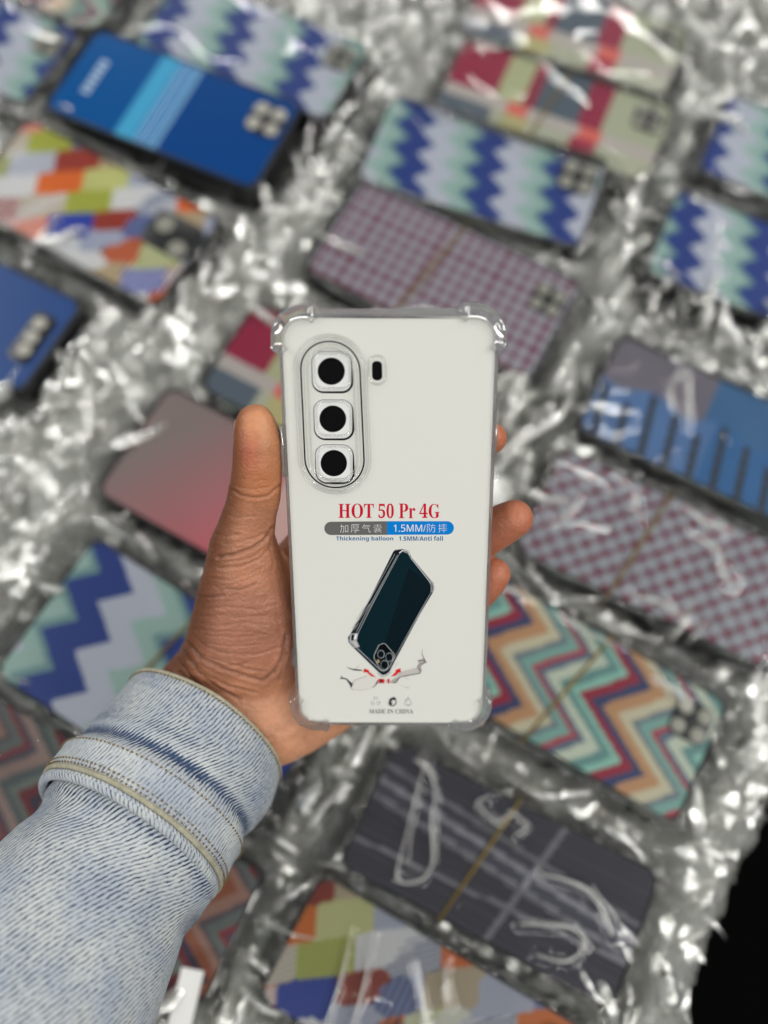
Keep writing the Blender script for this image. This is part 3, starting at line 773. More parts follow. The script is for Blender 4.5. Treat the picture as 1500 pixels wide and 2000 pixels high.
A.poly([im2(360, 160), im2(425, 152), im2(415, 215), im2(440, 270), im2(395, 278), im2(352, 225)], 'silver', 6)
A.poly([im2(372, 168), im2(395, 165), im2(385, 215), im2(368, 215)], 'edge', 7); A.poly([im2(400, 165), im2(418, 160), im2(410, 205), im2(392, 205)], 'wht', 7)
A.poly([im2(372, 228), im2(408, 222), im2(425, 262), im2(398, 268)], 'crkm', 7); A.line([im2(378, 238), im2(400, 266)], 1.2, 'edge', 8)
A.poly([img(1025, 745), img(1055, 755), img(1062, 800), img(1048, 840), img(1038, 835), img(1044, 790)], 'silver', 6)
A.line([img(1040, 762), img(1050, 800), img(1042, 830)], 1.3, 'edge', 7)
A.line([img(770, 512), img(800, 488), img(845, 500), img(858, 530)], 1.4, 'wht', 6); A.line([img(722, 512), img(744, 490)], 2, 'ink', 6)
mod = [im2(600, 255), im2(635, 240), im2(655, 245), im2(728, 330), im2(730, 355), im2(690, 440), im2(650, 468), im2(612, 455), im2(560, 365), im2(560, 340)]
A.line(mod, 1.5, 'silver', 6, closed=True); A.poly(mod, 'ink', 5)
for cx_, cy_, r_ in ((618, 330, 6.6), (688, 355, 7.2), (648, 420, 7.6)):
    x_, y_ = im2(cx_, cy_); A.ell(x_, y_, r_, r_ * 1.15, 'teal2', 7); A.ring(x_, y_, r_, r_ * 1.15, 1.3, 'silver', 8, -120, 100); A.ring(x_, y_, r_, r_ * 1.15, .7, 'silver', 8, 100, 240); A.ell(x_ - 1, y_, r_ * .5, r_ * .6, 'ink', 9)
x_, y_ = im2(594, 390); A.ell(x_, y_, 2.9, 3.6, 'tan', 7)
A.line([im2(590, 490), im2(625, 520), im2(665, 510), im2(700, 478)], 1.8, 'silver', 6)
A.build('phone_picture')
A = Art()                                            # cracked ground under the picture
A.poly([im2(395, 545), im2(500, 515), im2(590, 525), im2(560, 600), im2(520, 622), im2(440, 632), im2(385, 630), im2(375, 600)], 'crkw', 1)
A.poly([im2(265, 538), im2(283, 532), im2(283, 508), im2(296, 528), im2(330, 535), im2(372, 572), im2(388, 575), im2(370, 615), im2(350, 580), im2(325, 545), im2(300, 540)], 'crk', 2)
A.line([im2(375, 590), im2(395, 550), im2(440, 535), im2(500, 512)], 1.5, 'crkl', 3); A.line([im2(355, 605), im2(385, 632)], 1.4, 'crkl', 3)
A.poly([im2(530, 620), im2(560, 605), im2(585, 555), im2(600, 540), im2(590, 575), im2(570, 598)], 'crk', 3)
A.line([im2(385, 632), im2(440, 635), im2(520, 624)], .8, 'crkl', 2)
A.poly([im2(325, 438), im2(380, 455), im2(440, 460), im2(470, 472), im2(400, 470), im2(360, 458)], 'crk', 2); A.line([im2(400, 455), im2(425, 440), im2(435, 425)], .8, 'crkl', 2)
A.poly([im2(700, 520), im2(780, 478), im2(920, 445), im2(930, 470), im2(940, 490), im2(790, 515)], 'crkm', 2)
A.poly([im2(700, 555), im2(740, 530), im2(775, 520), im2(760, 555), im2(740, 572)], 'crkl', 3)
A.line([im2(660, 560), im2(740, 572), im2(775, 522), im2(850, 508), im2(940, 492)], 2.2, 'crk', 4, taper=[.4, 1, 1, .8, .7])
A.poly([im2(920, 440), im2(935, 400), im2(925, 385), im2(960, 375), im2(975, 362), im2(1000, 398), im2(980, 412), im2(955, 430), im2(955, 480), im2(940, 495)], 'crkl', 3)
A.line([im2(965, 290), im2(960, 330), im2(975, 362), im2(985, 385), im2(1000, 398), im2(955, 412), im2(920, 440), im2(955, 470), im2(940, 495)], 1.5, 'crk', 4, taper=[.3, .6, 1, 1, 1, .8, .8, 1, 1])
A.line([im2(925, 388), im2(960, 380), im2(985, 392)], 1.6, 'crk', 4)
A.line([im2(800, 515), im2(850, 545)], .8, 'crkl', 2); A.line([im2(780, 590), im2(850, 618), im2(858, 600)], 1.3, 'crkl', 2, taper=[.3, 1, .6]); A.line([im2(730, 440), im2(760, 400)], .8, 'crkl', 2)
A.poly([im2(470, 485), im2(480, 450), im2(520, 470), im2(515, 478), im2(575, 522), im2(535, 515), im2(495, 480)], 'arrow', 5)
A.poly([im2(785, 490), im2(780, 450), im2(738, 465), im2(745, 475), im2(700, 520), im2(740, 508), im2(770, 480)], 'arrow', 5)
for x_ in (605, 638, 680):
    A.poly([im2(x_ - 16, 552), im2(x_, 535), im2(x_ + 16, 552), im2(x_ + 7, 553), im2(x_ + 8, 575), im2(x_ - 6, 575), im2(x_ - 5, 553)], 'arrow', 5)
A.ell(*im2(620, 555), 4, 4, 'symd', 4)
A.build('crack_picture')

# --- camera island: raised clear rims, bright windows, black discs
def px_rr(x0, y0, x1, y1, r, slant=0.0, n=8):
    hw, hh = (x1 - x0) / 2, (y1 - y0) / 2; cx, cy = (x0 + x1) / 2, (y0 + y1) / 2
    return [(cx + x + slant * y, cy + y) for x, y in rrect(hw, hh, r, n)]
def rim_tube(pts, rad, z, name, parent=case, mat='rim', flat=1.0):
    P3 = [(*LC(*p, z), z) for p in pts]
    V, Fc = tube(P3, rad, 8, closed=True)
    return mesh_obj(name, V, Fc, M[mat], parent)
SL = .046
isl = rim_tube(px_rr(584.5, 659, 714, 958, 63, SL, 14), .0006, .0009, 'camera_rim')
rim_tube(px_rr(597.5, 673, 701, 947, 50, SL, 14), .0003, .0009, 'rim_ridge', isl)
rim_tube(px_rr(604, 680, 694, 940, 44, SL, 14), .00045, .0010, 'rim_ridge', isl)
rim_tube(px_rr(578.5, 653, 720, 964, 69, SL, 14), .00025, .0008, 'rim_ridge', isl)
A = Art()
A.line(px_rr(591.5, 667, 707, 952, 56, SL, 16), 3.1, 'ink', 1, closed=True)
A.build('camera_outline')
A = Art(); A.line([(612, 619.5), (700, 619.8), (800, 620.3), (905, 621.5)], 2.6, 'ink', 1, taper=[.4, 1, .9, .2]); A.build('gap_shade_line'); A = Art(); A.line([(600, 1411), (700, 1412.5), (760, 1412)], 1.6, 'ink', 1, taper=[.3, 1, .3]); A.build('gap_shade_line')  # ink strips stand in for the shade in the gap between card and wall
for i, (cx_, cy_, s_, rd) in enumerate(((648, 725, 39.5, 26.7), (651, 818, 38.5, 26.2), (653, 904.5, 37.5, 25.8))):
    q = px_rr(cx_ - s_, cy_ - s_ + 1, cx_ + s_, cy_ + s_ + 1, 21, .03, 8)
    A = Art(); lens = None
    A.poly(px_rr(cx_ - s_ - 0, cy_ - s_ - 1, cx_ + s_, cy_ + s_ - 1, 21, .03, 8), 'wht', 1)
    A.ell(cx_ - 1, cy_, rd, rd, 'disc', 2, 56)
    # dark rim line, heavier at lower right
    qq = px_rr(cx_ - s_ + 1, cy_ - s_ + 1, cx_ + s_, cy_ + s_ + 1.5, 21, .03, 8); n_ = len(qq)
    tp = []
    for (x_, y_) in qq:
        k = ((x_ - cx_) * .55 + (y_ - cy_) * .85) / 36; tp.append(max(.35, min(1.35, .55 + k * .9)))
    A.line(qq + [qq[0]], 3.1, 'ink', 3, taper=tp + [tp[0]])
    A.build('lens_window')
    w_ = rim_tube(px_rr(cx_ - s_ + 6, cy_ - s_ + 5, cx_ + s_ - 5, cy_ + s_ - 6, 16, .03, 8), .0004, .0011, 'lens_rim')
A = Art(); A.poly(px_rr(726.5, 705, 746.5, 743, 9, .02, 8), 'disc', 2); A.build('flash_window')
rim_tube(px_rr(720, 695, 753.5, 751, 16, .02, 8), .0004, .0009, 'flash_rim')

# ------------------------------------------------------------------ the person's hand and denim sleeve
pbase = P(40, 1990, .315)
person = thing('person', 'left hand and denim-sleeved forearm holding the clear phone case', 'person', tuple(pbase))

def zs(y): return .0010 + .0058 * min(max((y - 617) / 794, 0), 1)
def loft(st, n=28, pe=2.0):
    """stations: (L px,py,Z), (R px,py,Z), half thickness front, back"""
    Ls = [P(s[0][0], s[0][1], s[0][2] + zs(s[0][1])) for s in st]; Rs = [P(s[1][0], s[1][1], s[1][2] + zs(s[1][1])) for s in st]; C = [(a + b_) / 2 for a, b_ in zip(Ls, Rs)]
    V = []
    for i, s in enumerate(st):
        ax = C[min(i + 1, len(C) - 1)] - C[max(i - 1, 0)]; ax /= np.linalg.norm(ax)
        sd = (Rs[i] - Ls[i]) / 2; fr = np.cross(sd, ax); fr /= np.linalg.norm(fr)
        if fr @ FWD > 0: fr = -fr
        for k in range(n):
            th = 2 * math.pi * k / n; c_, s_ = math.cos(th), math.sin(th)
            c_ = math.copysign(abs(c_) ** (2 / pe), c_); s_ = math.copysign(abs(s_) ** (2 / pe), s_)
            V.append(C[i] + sd * c_ + fr * (s[2] if s_ > 0 else s[3]) * s_)
    Fc = grid_faces(n, len(st), True); m = len(st)
    Fc.append(tuple(range(n))[::-1]); Fc.append(tuple((m - 1) * n + k for k in range(n)))
    return V, Fc
def finger(pts):
    path = [P(p[0], p[1], p[2] + zs(p[1])) for p in pts]; rr = [p[3] for p in pts]
    # resample smoothly and round the tip
    out, ro = [], []
    for i in range(len(path) - 1):
        p0 = path[max(i - 1, 0)]; p1 = path[i]; p2 = path[i + 1]; p3 = path[min(i + 2, len(path) - 1)]
        for k in range(5):
            t = k / 5; out.append(.5 * ((2 * p1) + (p2 - p0) * t + (2 * p0 - 5 * p1 + 4 * p2 - p3) * t * t + (3 * p1 - p0 - 3 * p2 + p3) * t ** 3)); ro.append(rr[i] + (rr[i + 1] - rr[i]) * t)
    out.append(path[-1]); ro.append(rr[-1]); d = out[-1] - out[-2]; d /= np.linalg.norm(d)
    for a in (20, 40, 58, 74, 86): out.append(path[-1] + d * rr[-1] * math.sin(math.radians(a))); ro.append(rr[-1] * math.cos(math.radians(a)))
    return tube(out, ro, 18)
hb = MB()
def add_closed(vf):
    V, Fc = vf; hb.add(V, Fc)
TH = [(477, 506, 797, .307, .003), (470, 519, 802, .3075, .0052), (463, 531, 815, .308, .0070), (459, 540, 836, .309, .0082), (457, 546, 868, .310, .0090), (455, 549, 910, .313, .0094),
      (450, 549, 945, .316, .0092), (442, 547, 980, .320, .0095), (428, 538, 1018, .325, .0108), (411, 535, 1055, .330, .0130), (402, 548, 1095, .335, .0155),
      (390, 566, 1140, .340, .0178), (378, 580, 1190, .345, .0190), (366, 590, 1240, .350, .0190), (352, 598, 1285, .355, .0178), (345, 596, 1330, .360, .0160), (350, 575, 1375, .366, .0120), (370, 540, 1405, .370, .006)]
add_closed(loft([((a - 1.5, y, Z), (b_ + 1.5, y - 6, Z), t_, t_ * .95) for a, b_, y, Z, t_ in TH], 30, 2.15))
PALM = [((150, 1440, .348), (430, 1660, .350), .024), ((235, 1375, .356), (490, 1572, .358), .022), ((303, 1322, .361), (540, 1500, .364), .0205), ((348, 1272, .359), (606, 1468, .368), .0200),
        ((385, 1205, .361), (676, 1424, .371), .0185), ((430, 1140, .362), (738, 1376, .372), .0165), ((515, 1080, .361), (762, 1320, .371), .0140), ((575, 1050, .357), (755, 1282, .369), .0115), ((610, 1040, .355), (740, 1260, .367), .007)]
add_closed(loft([(a, b_, t_, t_) for a, b_, t_ in PALM], 36, 2.3))
add_closed(finger([(560, 1130, .356, .013), (640, 1040, .348, .0115), (740, 960, .338, .0098), (850, 905, .331, .0088), (925, 868, .3255, .0075), (958, 856, .3225, .0066)]))
add_closed(finger([(600, 1190, .362, .013), (690, 1110, .355, .0118), (820, 1088, .345, .0100), (910, 1062, .338, .0094), (965, 1034, .3325, .0090), (1004, 1013, .327, .0079)]))
add_closed(finger([(620, 1250, .365, .012), (720, 1200, .359, .0112), (840, 1190, .349, .0096), (905, 1172, .343, .0088), (940, 1148, .337, .0081), (965, 1122, .333, .0070)]))
add_closed(finger([(650, 1330, .369, .011), (740, 1290, .364, .0100), (820, 1290, .356, .0085), (880, 1280, .351, .0075), (900, 1265, .347, .0068)]))
hm = bpy.data.meshes.new('tmp'); hm.from_pydata(hb.v, [], hb.f)
ho = bpy.data.objects.new('tmp', hm); COL.objects.link(ho)
b = bmesh.new(); b.from_mesh(hm); bmesh.ops.recalc_face_normals(b, faces=b.faces); b.to_mesh(hm); b.free()
md = ho.modifiers.new('r', 'REMESH'); md.mode = 'VOXEL'; md.voxel_size = .0007; md.adaptivity = 0
md = ho.modifiers.new('s', 'SMOOTH'); md.factor = .5; md.iterations = 14
bpy.context.view_layer.update()
hand_me = bpy.data.meshes.new_from_object(ho.evaluated_get(bpy.context.evaluated_depsgraph_get()))
bpy.data.objects.remove(ho)
nv = len(hand_me.vertices); co = np.empty(nv * 3); hand_me.vertices.foreach_get('co', co); co = co.reshape(-1, 3)
no = np.empty(nv * 3); hand_me.vertex_normals.foreach_get('vector', no); no = no.reshape(-1, 3)
pp = toPX(co); X, Y, Zd = pp.T; front = np.clip(-(no @ FWD) * 2.5 + .2, 0, 1)
fz = np.clip((.3505 - Zd + .0010 + .0058 * np.clip((Y - 617) / 794, 0, 1) + (Y - 1100) * .00004) / .004, 0, 1)           # front layer only
CREASES = [  # (polyline, depth mm, half width px)
 ([(452, 955), (470, 968), (500, 973), (525, 968), (549, 947)], .55, 3.4), ([(455, 948), (490, 956), (530, 950)], .15, 2.6),
 ([(426, 1087), (455, 1084), (490, 1072), (515, 1056), (533, 1030)], .75, 4.0), ([(440, 1062), (480, 1056), (520, 1040)], .2, 3.4),
 ([(428, 1110), (470, 1108), (505, 1092), (528, 1070), (530, 1040)], .35, 3.2), ([(410, 1128), (450, 1133), (490, 1120), (520, 1105)], .28, 3.0), ([(440, 1150), (470, 1152), (500, 1140)], .35, 3.0),
 ([(384, 1163), (410, 1166), (436, 1163)], .5, 3.4), ([(395, 1190), (440, 1184), (500, 1190), (540, 1180)], .2, 3.4), ([(385, 1215), (430, 1222), (480, 1216), (540, 1222)], .18, 3.4),
 ([(370, 1232), (400, 1262), (440, 1275), (500, 1280), (550, 1262)], .30, 3.6), ([(366, 1252), (392, 1284), (430, 1303), (470, 1318), (515, 1330), (535, 1312), (553, 1282), (560, 1240)], .75, 4.4),
 ([(360, 1272), (385, 1310), (420, 1340), (465, 1365)], .65, 4.2), ([(350, 1290), (372, 1325), (410, 1360), (450, 1400)], .55, 4.0), ([(370, 1290), (410, 1322), (450, 1342), (500, 1352)], .4, 3.6),
 ([(545, 1330), (552, 1300), (562, 1275)], .4, 3.4), ([(420, 1375), (450, 1410), (500, 1452)], .3, 3.4), ([(400, 1290), (440, 1300), (480, 1296)], .3, 3.2), ([(400, 1240), (450, 1246), (520, 1240)], .2, 3.0),
 ([(430, 1202), (460, 1206), (520, 1204)], .16, 3.0), ([(527, 1070), (533, 1095), (532, 1110)], .25, 3.4), ([(415, 1040), (440, 1046), (470, 1044)], .2, 3.2), ([(430, 1000), (460, 1010), (500, 1008)], .14, 3.0),
 ([(462, 1072), (492, 1060), (512, 1044)], .22, 2.4), ([(446, 1096), (474, 1094), (498, 1084)], .2, 2.4), ([(420, 1146), (452, 1142), (484, 1132), (510, 1114)], .2, 2.4), ([(398, 1176), (430, 1178), (470, 1170)], .2, 2.4),
 ([(380, 1200), (408, 1204), (450, 1196)], .2, 2.4), ([(376, 1226), (420, 1234), (470, 1232), (520, 1238)], .2, 2.6), ([(400, 1256), (450, 1262), (510, 1258)], .22, 2.6), ([(384, 1276), (430, 1290), (480, 1306), (520, 1312)], .35, 2.8),
 ([(356, 1300), (390, 1344), (436, 1384)], .35, 2.8), ([(400, 1335), (440, 1362), (500, 1386)], .25, 2.8), ([(540, 1200), (548, 1240), (552, 1270)], .25, 2.8), ([(440, 880), (460, 886)], .1, 2.2), ([(460, 934), (500, 940), (535, 934)], .1, 2.2)]
dis = np.zeros(nv); crs = np.zeros(nv)
for pts, dep, wd in CREASES:
    d = np.full(nv, 1e9); pts = [(a + random.uniform(-1, 1), b_ + random.uniform(-1, 1)) for a, b_ in pts]
    for (ax, ay), (bx, by) in zip(pts[:-1], pts[1:]):
        vx, vy = bx - ax, by - ay; t = np.clip(((X - ax) * vx + (Y - ay) * vy) / (vx * vx + vy * vy), 0, 1)
        d = np.minimum(d, np.hypot(X - ax - t * vx, Y - ay - t * vy) + 2.0 * (vnoise(X / 11, Y / 11, 77) - .5))
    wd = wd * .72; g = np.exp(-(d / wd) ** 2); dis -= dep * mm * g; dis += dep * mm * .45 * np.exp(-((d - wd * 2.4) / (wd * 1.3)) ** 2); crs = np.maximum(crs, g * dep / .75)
dis += (vnoise(X / 26, Y / 17, 5) - .5) * .0007 * np.clip((Y - 1040) / 60, 0, 1) + (vnoise(X / 9, Y / 4.5, 6) - .5) * .00022 * np.clip((Y - 980) / 60, 0, 1)
dis *= front * fz * (X < 640)
co2 = co + no * dis[:, None]
hand_me.vertices.foreach_set('co', co2.ravel())
# skin pigment: pale palm, browner back; thumb and wrist light and shade painted in
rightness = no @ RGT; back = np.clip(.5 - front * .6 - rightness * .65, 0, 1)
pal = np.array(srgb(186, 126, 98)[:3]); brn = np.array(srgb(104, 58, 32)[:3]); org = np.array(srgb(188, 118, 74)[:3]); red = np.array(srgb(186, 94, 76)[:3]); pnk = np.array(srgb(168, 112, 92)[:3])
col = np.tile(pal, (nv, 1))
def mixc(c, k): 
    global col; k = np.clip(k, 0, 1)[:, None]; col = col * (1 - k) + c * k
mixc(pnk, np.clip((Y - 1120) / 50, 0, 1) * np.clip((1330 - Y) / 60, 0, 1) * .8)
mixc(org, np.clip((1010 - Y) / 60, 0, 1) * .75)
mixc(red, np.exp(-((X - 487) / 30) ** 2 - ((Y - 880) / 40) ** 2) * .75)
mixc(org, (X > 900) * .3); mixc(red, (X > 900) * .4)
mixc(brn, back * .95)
mixc(np.array(srgb(222, 160, 126)[:3]), np.clip((Y - 1330) / 60, 0, 1) * np.clip((X - 380) / 90, 0, 1) * .8)  # painted light on the wrist and heel of the palm
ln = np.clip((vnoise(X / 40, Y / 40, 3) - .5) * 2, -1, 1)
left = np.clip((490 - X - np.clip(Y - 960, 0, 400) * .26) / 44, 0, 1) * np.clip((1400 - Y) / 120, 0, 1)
mixc(brn, left * .95)  # back-of-hand brown, deepened as painted shade on the thumb's left side
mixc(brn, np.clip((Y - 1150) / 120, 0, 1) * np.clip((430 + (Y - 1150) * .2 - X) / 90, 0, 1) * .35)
mixc(np.array(srgb(214, 150, 108)[:3]), np.exp(-((X - 522) / 20) ** 2) * np.clip((930 - Y) / 60, 0, 1) * .6)  # painted highlights: the thumb's right side, then its tip
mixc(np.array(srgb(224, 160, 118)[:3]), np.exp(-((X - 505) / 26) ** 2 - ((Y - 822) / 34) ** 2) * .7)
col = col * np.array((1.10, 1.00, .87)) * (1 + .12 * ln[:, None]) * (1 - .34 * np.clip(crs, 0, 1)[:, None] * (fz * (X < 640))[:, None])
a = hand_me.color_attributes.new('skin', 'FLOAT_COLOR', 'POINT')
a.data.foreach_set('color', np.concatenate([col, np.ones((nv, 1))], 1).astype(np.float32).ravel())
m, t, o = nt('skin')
b = N(t, 'ShaderNodeBsdfPrincipled'); b.inputs['Roughness'].default_value = .46
b.inputs['Subsurface Weight'].default_value = .12; b.inputs['Subsurface Scale'].default_value = .003; b.inputs['Subsurface Radius'].default_value = (1, .35, .2)
at = N(t, 'ShaderNodeAttribute'); at.attribute_name = 'skin'
tc = N(t, 'ShaderNodeTexCoord'); n1 = N(t, 'ShaderNodeTexVoronoi'); n1.inputs['Scale'].default_value = 900; n2 = N(t, 'ShaderNodeTexNoise'); n2.inputs['Scale'].default_value = 350; n2.inputs['Detail'].default_value = 6
t.links.new(tc.outputs['Object'], n1.inputs['Vector']); t.links.new(tc.outputs['Object'], n2.inputs['Vector'])
hs = N(t, 'ShaderNodeMix', data_type='RGBA', blend_type='MULTIPLY'); hs.inputs[0].default_value = .35
t.links.new(at.outputs['Color'], hs.inputs[6]); t.links.new(n2.outputs[0], hs.inputs[7])
gm = N(t, 'ShaderNodeGamma'); gm.inputs[1].default_value = .9; t.links.new(hs.outputs[2], gm.inputs[0]); t.links.new(gm.outputs[0], b.inputs['Base Color'])
ad = N(t, 'ShaderNodeMath', operation='ADD'); t.links.new(n1.outputs[0], ad.inputs[0]); t.links.new(n2.outputs[0], ad.inputs[1])
bp = N(t, 'ShaderNodeBump'); bp.inputs['Strength'].default_value = .5; bp.inputs['Distance'].default_value = .0004
t.links.new(ad.outputs[0], bp.inputs['Height']); t.links.new(bp.outputs[0], b.inputs['Normal']); t.links.new(b.outputs[0], o.inputs[0]); M['skin'] = m
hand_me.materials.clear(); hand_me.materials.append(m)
hand_me.polygons.foreach_set('use_smooth', [True] * len(hand_me.polygons)); hand_me.name = 'hand'
hand_me.transform(person.matrix_world.inverted())
hand = bpy.data.objects.new('hand', hand_me); COL.objects.link(hand); hand.parent = person
# thumbnail along the left rim of the thumb tip
M['nail'] = plain('fingernail', srgb(188, 140, 116), .3)
V = []
for j in range(9):
    y = 820 + 46 * j / 8
    for i in range(9):
        a = math.radians(160 + 95 * i / 8); Zc = .3115 + (y - 836) * .00003; r_ = .0083 * (1 if 0 < j < 8 else .97)
        xr = 499 + 42.5 * math.cos(a) * (1 if j else .93); V.append(P(xr, y + 2 * math.sin(a), Zc - r_ * 1.0 * math.sin(a)))
mesh_obj('thumbnail', V, grid_faces(9, 9), M['nail'], person, local=False)

# --- denim
def denim(name, ang, per, light, dark, fr=.55):
    m, t, o = nt(name)
    b = N(t, 'ShaderNodeBsdfPrincipled'); b.inputs['Roughness'].default_value = .85; b.inputs['Specular IOR Level'].default_value = .2
    uv = N(t, 'ShaderNodeUVMap'); uv.uv_map = 'UVMap'
    mp = N(t, 'ShaderNodeMapping'); mp.inputs['Rotation'].default_value = (0, 0, ang); t.links.new(uv.outputs[0], mp.inputs[0])
    wv = N(t, 'ShaderNodeTexWave'); wv.inputs['Scale'].default_value = .314 / per; wv.inputs['Distortion'].default_value = 2.2; wv.inputs['Detail'].default_value = 3; wv.inputs['Detail Scale'].default_value = 2.0
    t.links.new(mp.outputs[0], wv.inputs[0])
    mp2 = N(t, 'ShaderNodeMapping'); mp2.inputs['Scale'].default_value = (1, .35, 1); t.links.new(mp.outputs[0], mp2.inputs[0])
    fn = N(t, 'ShaderNodeTexNoise'); fn.inputs['Scale'].default_value = 1100; fn.inputs['Detail'].default_value = 2; t.links.new(mp2.outputs[0], fn.inputs[0])
    bn = N(t, 'ShaderNodeTexNoise'); bn.inputs['Scale'].default_value = 60; bn.inputs['Detail'].default_value = 5; t.links.new(uv.outputs[0], bn.inputs[0])
    dy = N(t, 'ShaderNodeAttribute'); dy.attribute_name = 'dye'
    # thread value = wave + noise + big wear
    s1 = N(t, 'ShaderNodeMath', operation='MULTIPLY_ADD'); s1.inputs[1].default_value = 1.7; t.links.new(fn.outputs[0], s1.inputs[0]); t.links.new(wv.outputs['Fac'], s1.inputs[2])
    s2 = N(t, 'ShaderNodeMath', operation='MULTIPLY_ADD'); s2.inputs[1].default_value = .42; t.links.new(bn.outputs[0], s2.inputs[0]); t.links.new(s1.outputs[0], s2.inputs[2])
    s3 = N(t, 'ShaderNodeMath', operation='SUBTRACT'); t.links.new(s2.outputs[0], s3.inputs[0]); t.links.new(dy.outputs['Fac'], s3.inputs[1])
    rp = N(t, 'ShaderNodeMapRange'); rp.inputs[1].default_value = .80; rp.inputs[2].default_value = 1.60; t.links.new(s3.outputs[0], rp.inputs[0])
    mx = N(t, 'ShaderNodeMix', data_type='RGBA'); mx.inputs[6].default_value = dark; mx.inputs[7].default_value = light
    hn = N(t, 'ShaderNodeTexNoise'); hn.inputs['Scale'].default_value = 55; hn.inputs['Detail'].default_value = 6; t.links.new(uv.outputs[0], hn.inputs[0])
    h2 = N(t, 'ShaderNodeMapRange'); h2.inputs[1].default_value = .35; h2.inputs[2].default_value = .65; t.links.new(hn.outputs[0], h2.inputs[0])
    hx = N(t, 'ShaderNodeMix', data_type='RGBA'); hx.inputs[6].default_value = srgb(174, 182, 192); hx.inputs[7].default_value = srgb(200, 204, 202)
    t.links.new(h2.outputs[0], hx.inputs[0]); t.links.new(hx.outputs[2], mx.inputs[7])
    t.links.new(rp.outputs[0], mx.inputs[0])
    t.links.new(mx.outputs[2], b.inputs['Base Color'])
    bp = N(t, 'ShaderNodeBump'); bp.inputs['Strength'].default_value = .6; bp.inputs['Distance'].default_value = .0005
    t.links.new(s1.outputs[0], bp.inputs['Height']); t.links.new(bp.outputs[0], b.inputs['Normal']); t.links.new(b.outputs[0], o.inputs[0]); return m
LT = srgb(196, 204, 208); DK = srgb(52, 66, 96)
M['denim'] = denim('washed_denim', math.radians(54), .00165, LT, DK)
M['denim2'] = denim('washed_denim_cuff', math.radians(68), .00150, LT, srgb(56, 74, 106))
M['hem'] = plain('cream_hem', srgb(198, 193, 168), .9, bump=1.0, bscale=1800, var=.6)
M['thread'] = plain('tan_thread', srgb(126, 106, 66), .8, bump=.5, bscale=2000)
M['indigo'] = plain('seam_shadow_indigo', srgb(24, 30, 52), .9)

def ring_at(L_, R_, tf, extra=0.0):
    """returns centre, side vector, front vector for a chord of the arm"""
    a, b_ = P(*L_), P(*R_); return (a + b_) / 2, (b_ - a) / 2, tf
ARM_AX = P(404, 1424, .361) - P(60, 1930, .315); ARM_AX /= np.linalg.norm(ARM_AX)
_lat = P(404, 1424, .34) - P(255, 1617, .34); _lat /= np.linalg.norm(_lat)
RING_AX = _lat * math.cos(math.radians(42)) + FWD * math.sin(math.radians(42))
def cloth_tube(name, st, mat, parent, n=160, m=90, fold=None, dye=None, thick=0.0):
    C = [(P(*s[0]) + P(*s[1])) / 2 for s in st]; S = [(P(*s[1]) - P(*s[0])) / 2 for s in st]
    # remove the part of the side vector lying along the arm, keep its length
    ts = np.linspace(0, len(st) - 1, m); V = []; UV = []; D = []; u = 0; prevc = None
    def ip(arr, t, k=None):
        arr = np.array(arr); i = int(min(t, len(arr) - 2)); f = t - i
        p0 = arr[max(i - 1, 0)]; p1 = arr[i]; p2 = arr[i + 1]; p3 = arr[min(i + 2, len(arr) - 1)]
        return .5 * ((2 * p1) + (p2 - p0) * f + (2 * p0 - 5 * p1 + 4 * p2 - p3) * f * f + (3 * p1 - p0 - 3 * p2 + p3) * f ** 3)
    tf = [s[2] for s in st]
    for j, t in enumerate(ts):
        c = ip(C, t); s = ip(S, t); k = ip(tf, t)
        fr = np.cross(s, RING_AX); fr /= np.linalg.norm(fr)
        if fr @ FWD > 0: fr = -fr
        if prevc is not None: u += np.linalg.norm(c - prevc)
        prevc = c; r = np.linalg.norm(s)
        for i in range(n):
            th = 2 * math.pi * i / (n - 1) - math.pi / 2
            rr = 1.0; df = 0.0
            if fold is not None: df = fold(t / (len(st) - 1), th, u)
            p = c + (s / r) * (r + df) * math.cos(th) + fr * (r * k + df) * math.sin(th)
            V.append(p); UV.append((u, th * r)); D.append(dye(t / (len(st) - 1), th, u) if dye else 0.0)
    o = mesh_obj(name, V, grid_faces(n, m), mat, parent, local=False, uvs=UV)
    a = o.data.attributes.new('dye', 'FLOAT', 'POINT'); a.data.foreach_set('value', np.array(D, dtype=np.float32))
    return o, V, (n, m)
def sm(a, b_, x): t = min(max((x - a) / (b_ - a), 0), 1); return t * t * (3 - 2 * t)
# turned-back cuff: from the wrist hem down to its lower edge
CUFF = [((262, 1322, 0.3645), (540, 1528, 0.3685), .86), ((205, 1385, 0.3575), (520, 1590, 0.3615), .88), ((150, 1440, 0.3505), (478, 1640, 0.3545), .92), ((112, 1473, 0.3455), (452, 1690, 0.3485), .95), ((86, 1508, 0.3405), (424, 1742, 0.3435), .98)]
def fold_c(t, th, u):
    f = -.0012 * math.exp(-((t - .50) / .05) ** 2) + .0010 * math.exp(-((t - .64) / .06) ** 2) + .0005 * math.exp(-((t - .88) / .04) ** 2)
    f += .0010 * (vnoise(u * 40, th * 1.8, 3) - .5) + .0005 * (vnoise(u * 120, th * 3, 4) - .5)
    return float(f)
def dye_c(t, th, u):
    k = .95 * math.exp(-((t - .50) / .045) ** 2) * (.35 + .65 * float(vnoise(th * 3.5, t * 2, 9))) * (1.15 if math.sin(th) > .2 else .6)
    k += .35 * math.exp(-((t - .36) / .05) ** 2) * float(vnoise(th * 2.2, 1.5, 12)) - .25 * sm(.56, .66, t) - .2 * math.exp(-((t - .43) / .03) ** 2)
    return k + .05
cuff, CV, (cn, cm) = cloth_tube('cuff', CUFF, M['denim2'], person, 160, 80, fold_c, dye_c)
def ring_from(V, n, j): return [np.array(V[j * n + i]) for i in range(n - 1)]
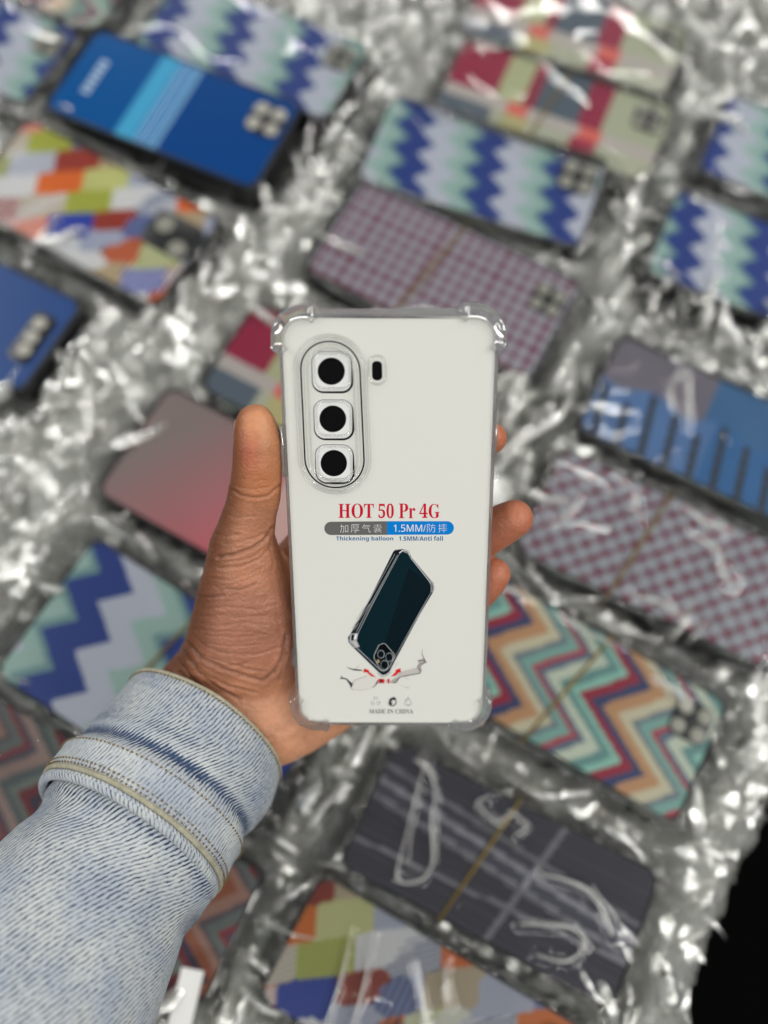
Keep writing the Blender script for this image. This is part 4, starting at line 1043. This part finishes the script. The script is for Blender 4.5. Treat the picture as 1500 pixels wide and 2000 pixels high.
def cuff_ring(t, out=0.0):
    jj = t * (cm - 1); j = int(min(jj, cm - 2)); f = jj - j
    a = ring_from(CV, cn, j); b_ = ring_from(CV, cn, j + 1); R = [p * (1 - f) + q * f for p, q in zip(a, b_)]
    c = sum(R) / len(R); return [p + (p - c) / np.linalg.norm(p - c) * out for p in R]
for t_, r_, mt, nm, ou in ((.0, .0009, 'hem', 'hem', -.0002), (1.0, .0011, 'hem', 'hem', -.0004)):
    V, Fc = tube(cuff_ring(t_, ou), r_, 8, closed=True); mesh_obj(nm, V, Fc, M[mt], cuff, local=False)
V, Fc = tube(cuff_ring(.985, -.0012), .0018, 6, closed=True)
V, Fc = tube([p - ARM_AX * .0019 for p in cuff_ring(1.0, -.0013)], .0009, 6, closed=True); mesh_obj('seam_shadow', V, Fc, M['indigo'], cuff, local=False).name = 'seam_shadow_tube'  # dark tube stands in for the shade under the cuff's lower edge
def stitches(t, rad, ou, every, ln):
    mb = MB(); R = cuff_ring(t, ou); pts = []; 
    for k in range(len(R)):
        a, b_ = R[k], R[(k + 1) % len(R)]; L_ = np.linalg.norm(b_ - a); m_ = max(1, int(L_ / .0004))
        for i in range(m_): pts.append(a + (b_ - a) * i / m_)
    step = int(every / .0004)
    for k in range(0, len(pts) - step, step):
        q = pts[k:k + max(3, int(ln / .0004))]
        if len(q) < 3: continue
        V, Fc = tube([q[0] - 0 * ARM_AX, q[len(q) // 2], q[-1]], [rad * .5, rad, rad * .5], 5); mb.add(V, Fc)
    return mb
for t_ in (.03, .66, .90, .945):
    stitches(t_, .00045, .0004, .0020 if t_ > .1 else .0016, .0015).build('stitching', M['thread'], cuff, True, local=False)
V, Fc = tube(cuff_ring(.925, -.0002), .0007, 6, closed=True)
# sleeve coming out from under the cuff towards the elbow
SLV = [((130, 1470, 0.3485), (440, 1690, 0.3515), .94), ((102, 1535, 0.3415), (410, 1752, 0.3445), .97), ((74, 1585, 0.3365), (388, 1800, 0.3395), .97), ((25, 1625, 0.3305), (352, 1845, 0.3335), .98), ((-40, 1690, 0.3235), (330, 1905, 0.3265), 1.0), ((-110, 1780, 0.3165), (310, 1975, 0.3195), 1.0), ((-210, 1900, 0.3065), (260, 2110, 0.3095), 1.0), ((-350, 2060, 0.2945), (180, 2300, 0.2975), 1.0)]
def fold_s(t, th, u):
    f = .0012 * math.exp(-((t - .17) / .05) ** 2) * (1 if True else 0) + .0020 * (vnoise(u * 22, th * 1.3, 31) - .5) + .0012 * (vnoise(u * 60 + th * 3, th * 1.5, 33) - .5)
    f += -.0025 * math.exp(-((th - .35) / .25) ** 2 - ((t - .36) / .07) ** 2)
    return float(f)
def dye_s(t, th, u):
    k = .75 * math.exp(-((t - .33) / .10) ** 2) * math.exp(-((th - .05) / .30) ** 2) + .30 * math.exp(-((t - .20) / .03) ** 2)
    return k + .25 * (float(vnoise(u * 16, th * 1.2, 40)) - .5) + .02
slv, SV, _ = cloth_tube('sleeve', SLV, M['denim'], person, 180, 130, fold_s, dye_s)
# rolled bulge just below the cuff edge
R = [p - ARM_AX * .0028 for p in cuff_ring(1.0, -.0019)]
n_ = len(R); V = []; UV = []; Cc = sum(R) / n_
for j, a in enumerate(np.linspace(0, 2 * math.pi, 15)):
    for i in range(n_ + 1):
        p = R[i % n_]; od = (p - Cc) / np.linalg.norm(p - Cc); rr = .0020
        V.append(p + od * rr * math.cos(a) + ARM_AX * rr * 1.1 * math.sin(a)); UV.append((rr * a, i * .00178))
o = mesh_obj('rolled_fold', V, grid_faces(n_ + 1, 15), M['denim'], slv, local=False, uvs=UV)
a = o.data.attributes.new('dye', 'FLOAT', 'POINT'); a.data.foreach_set('value', np.full(len(V), -.12, dtype=np.float32))
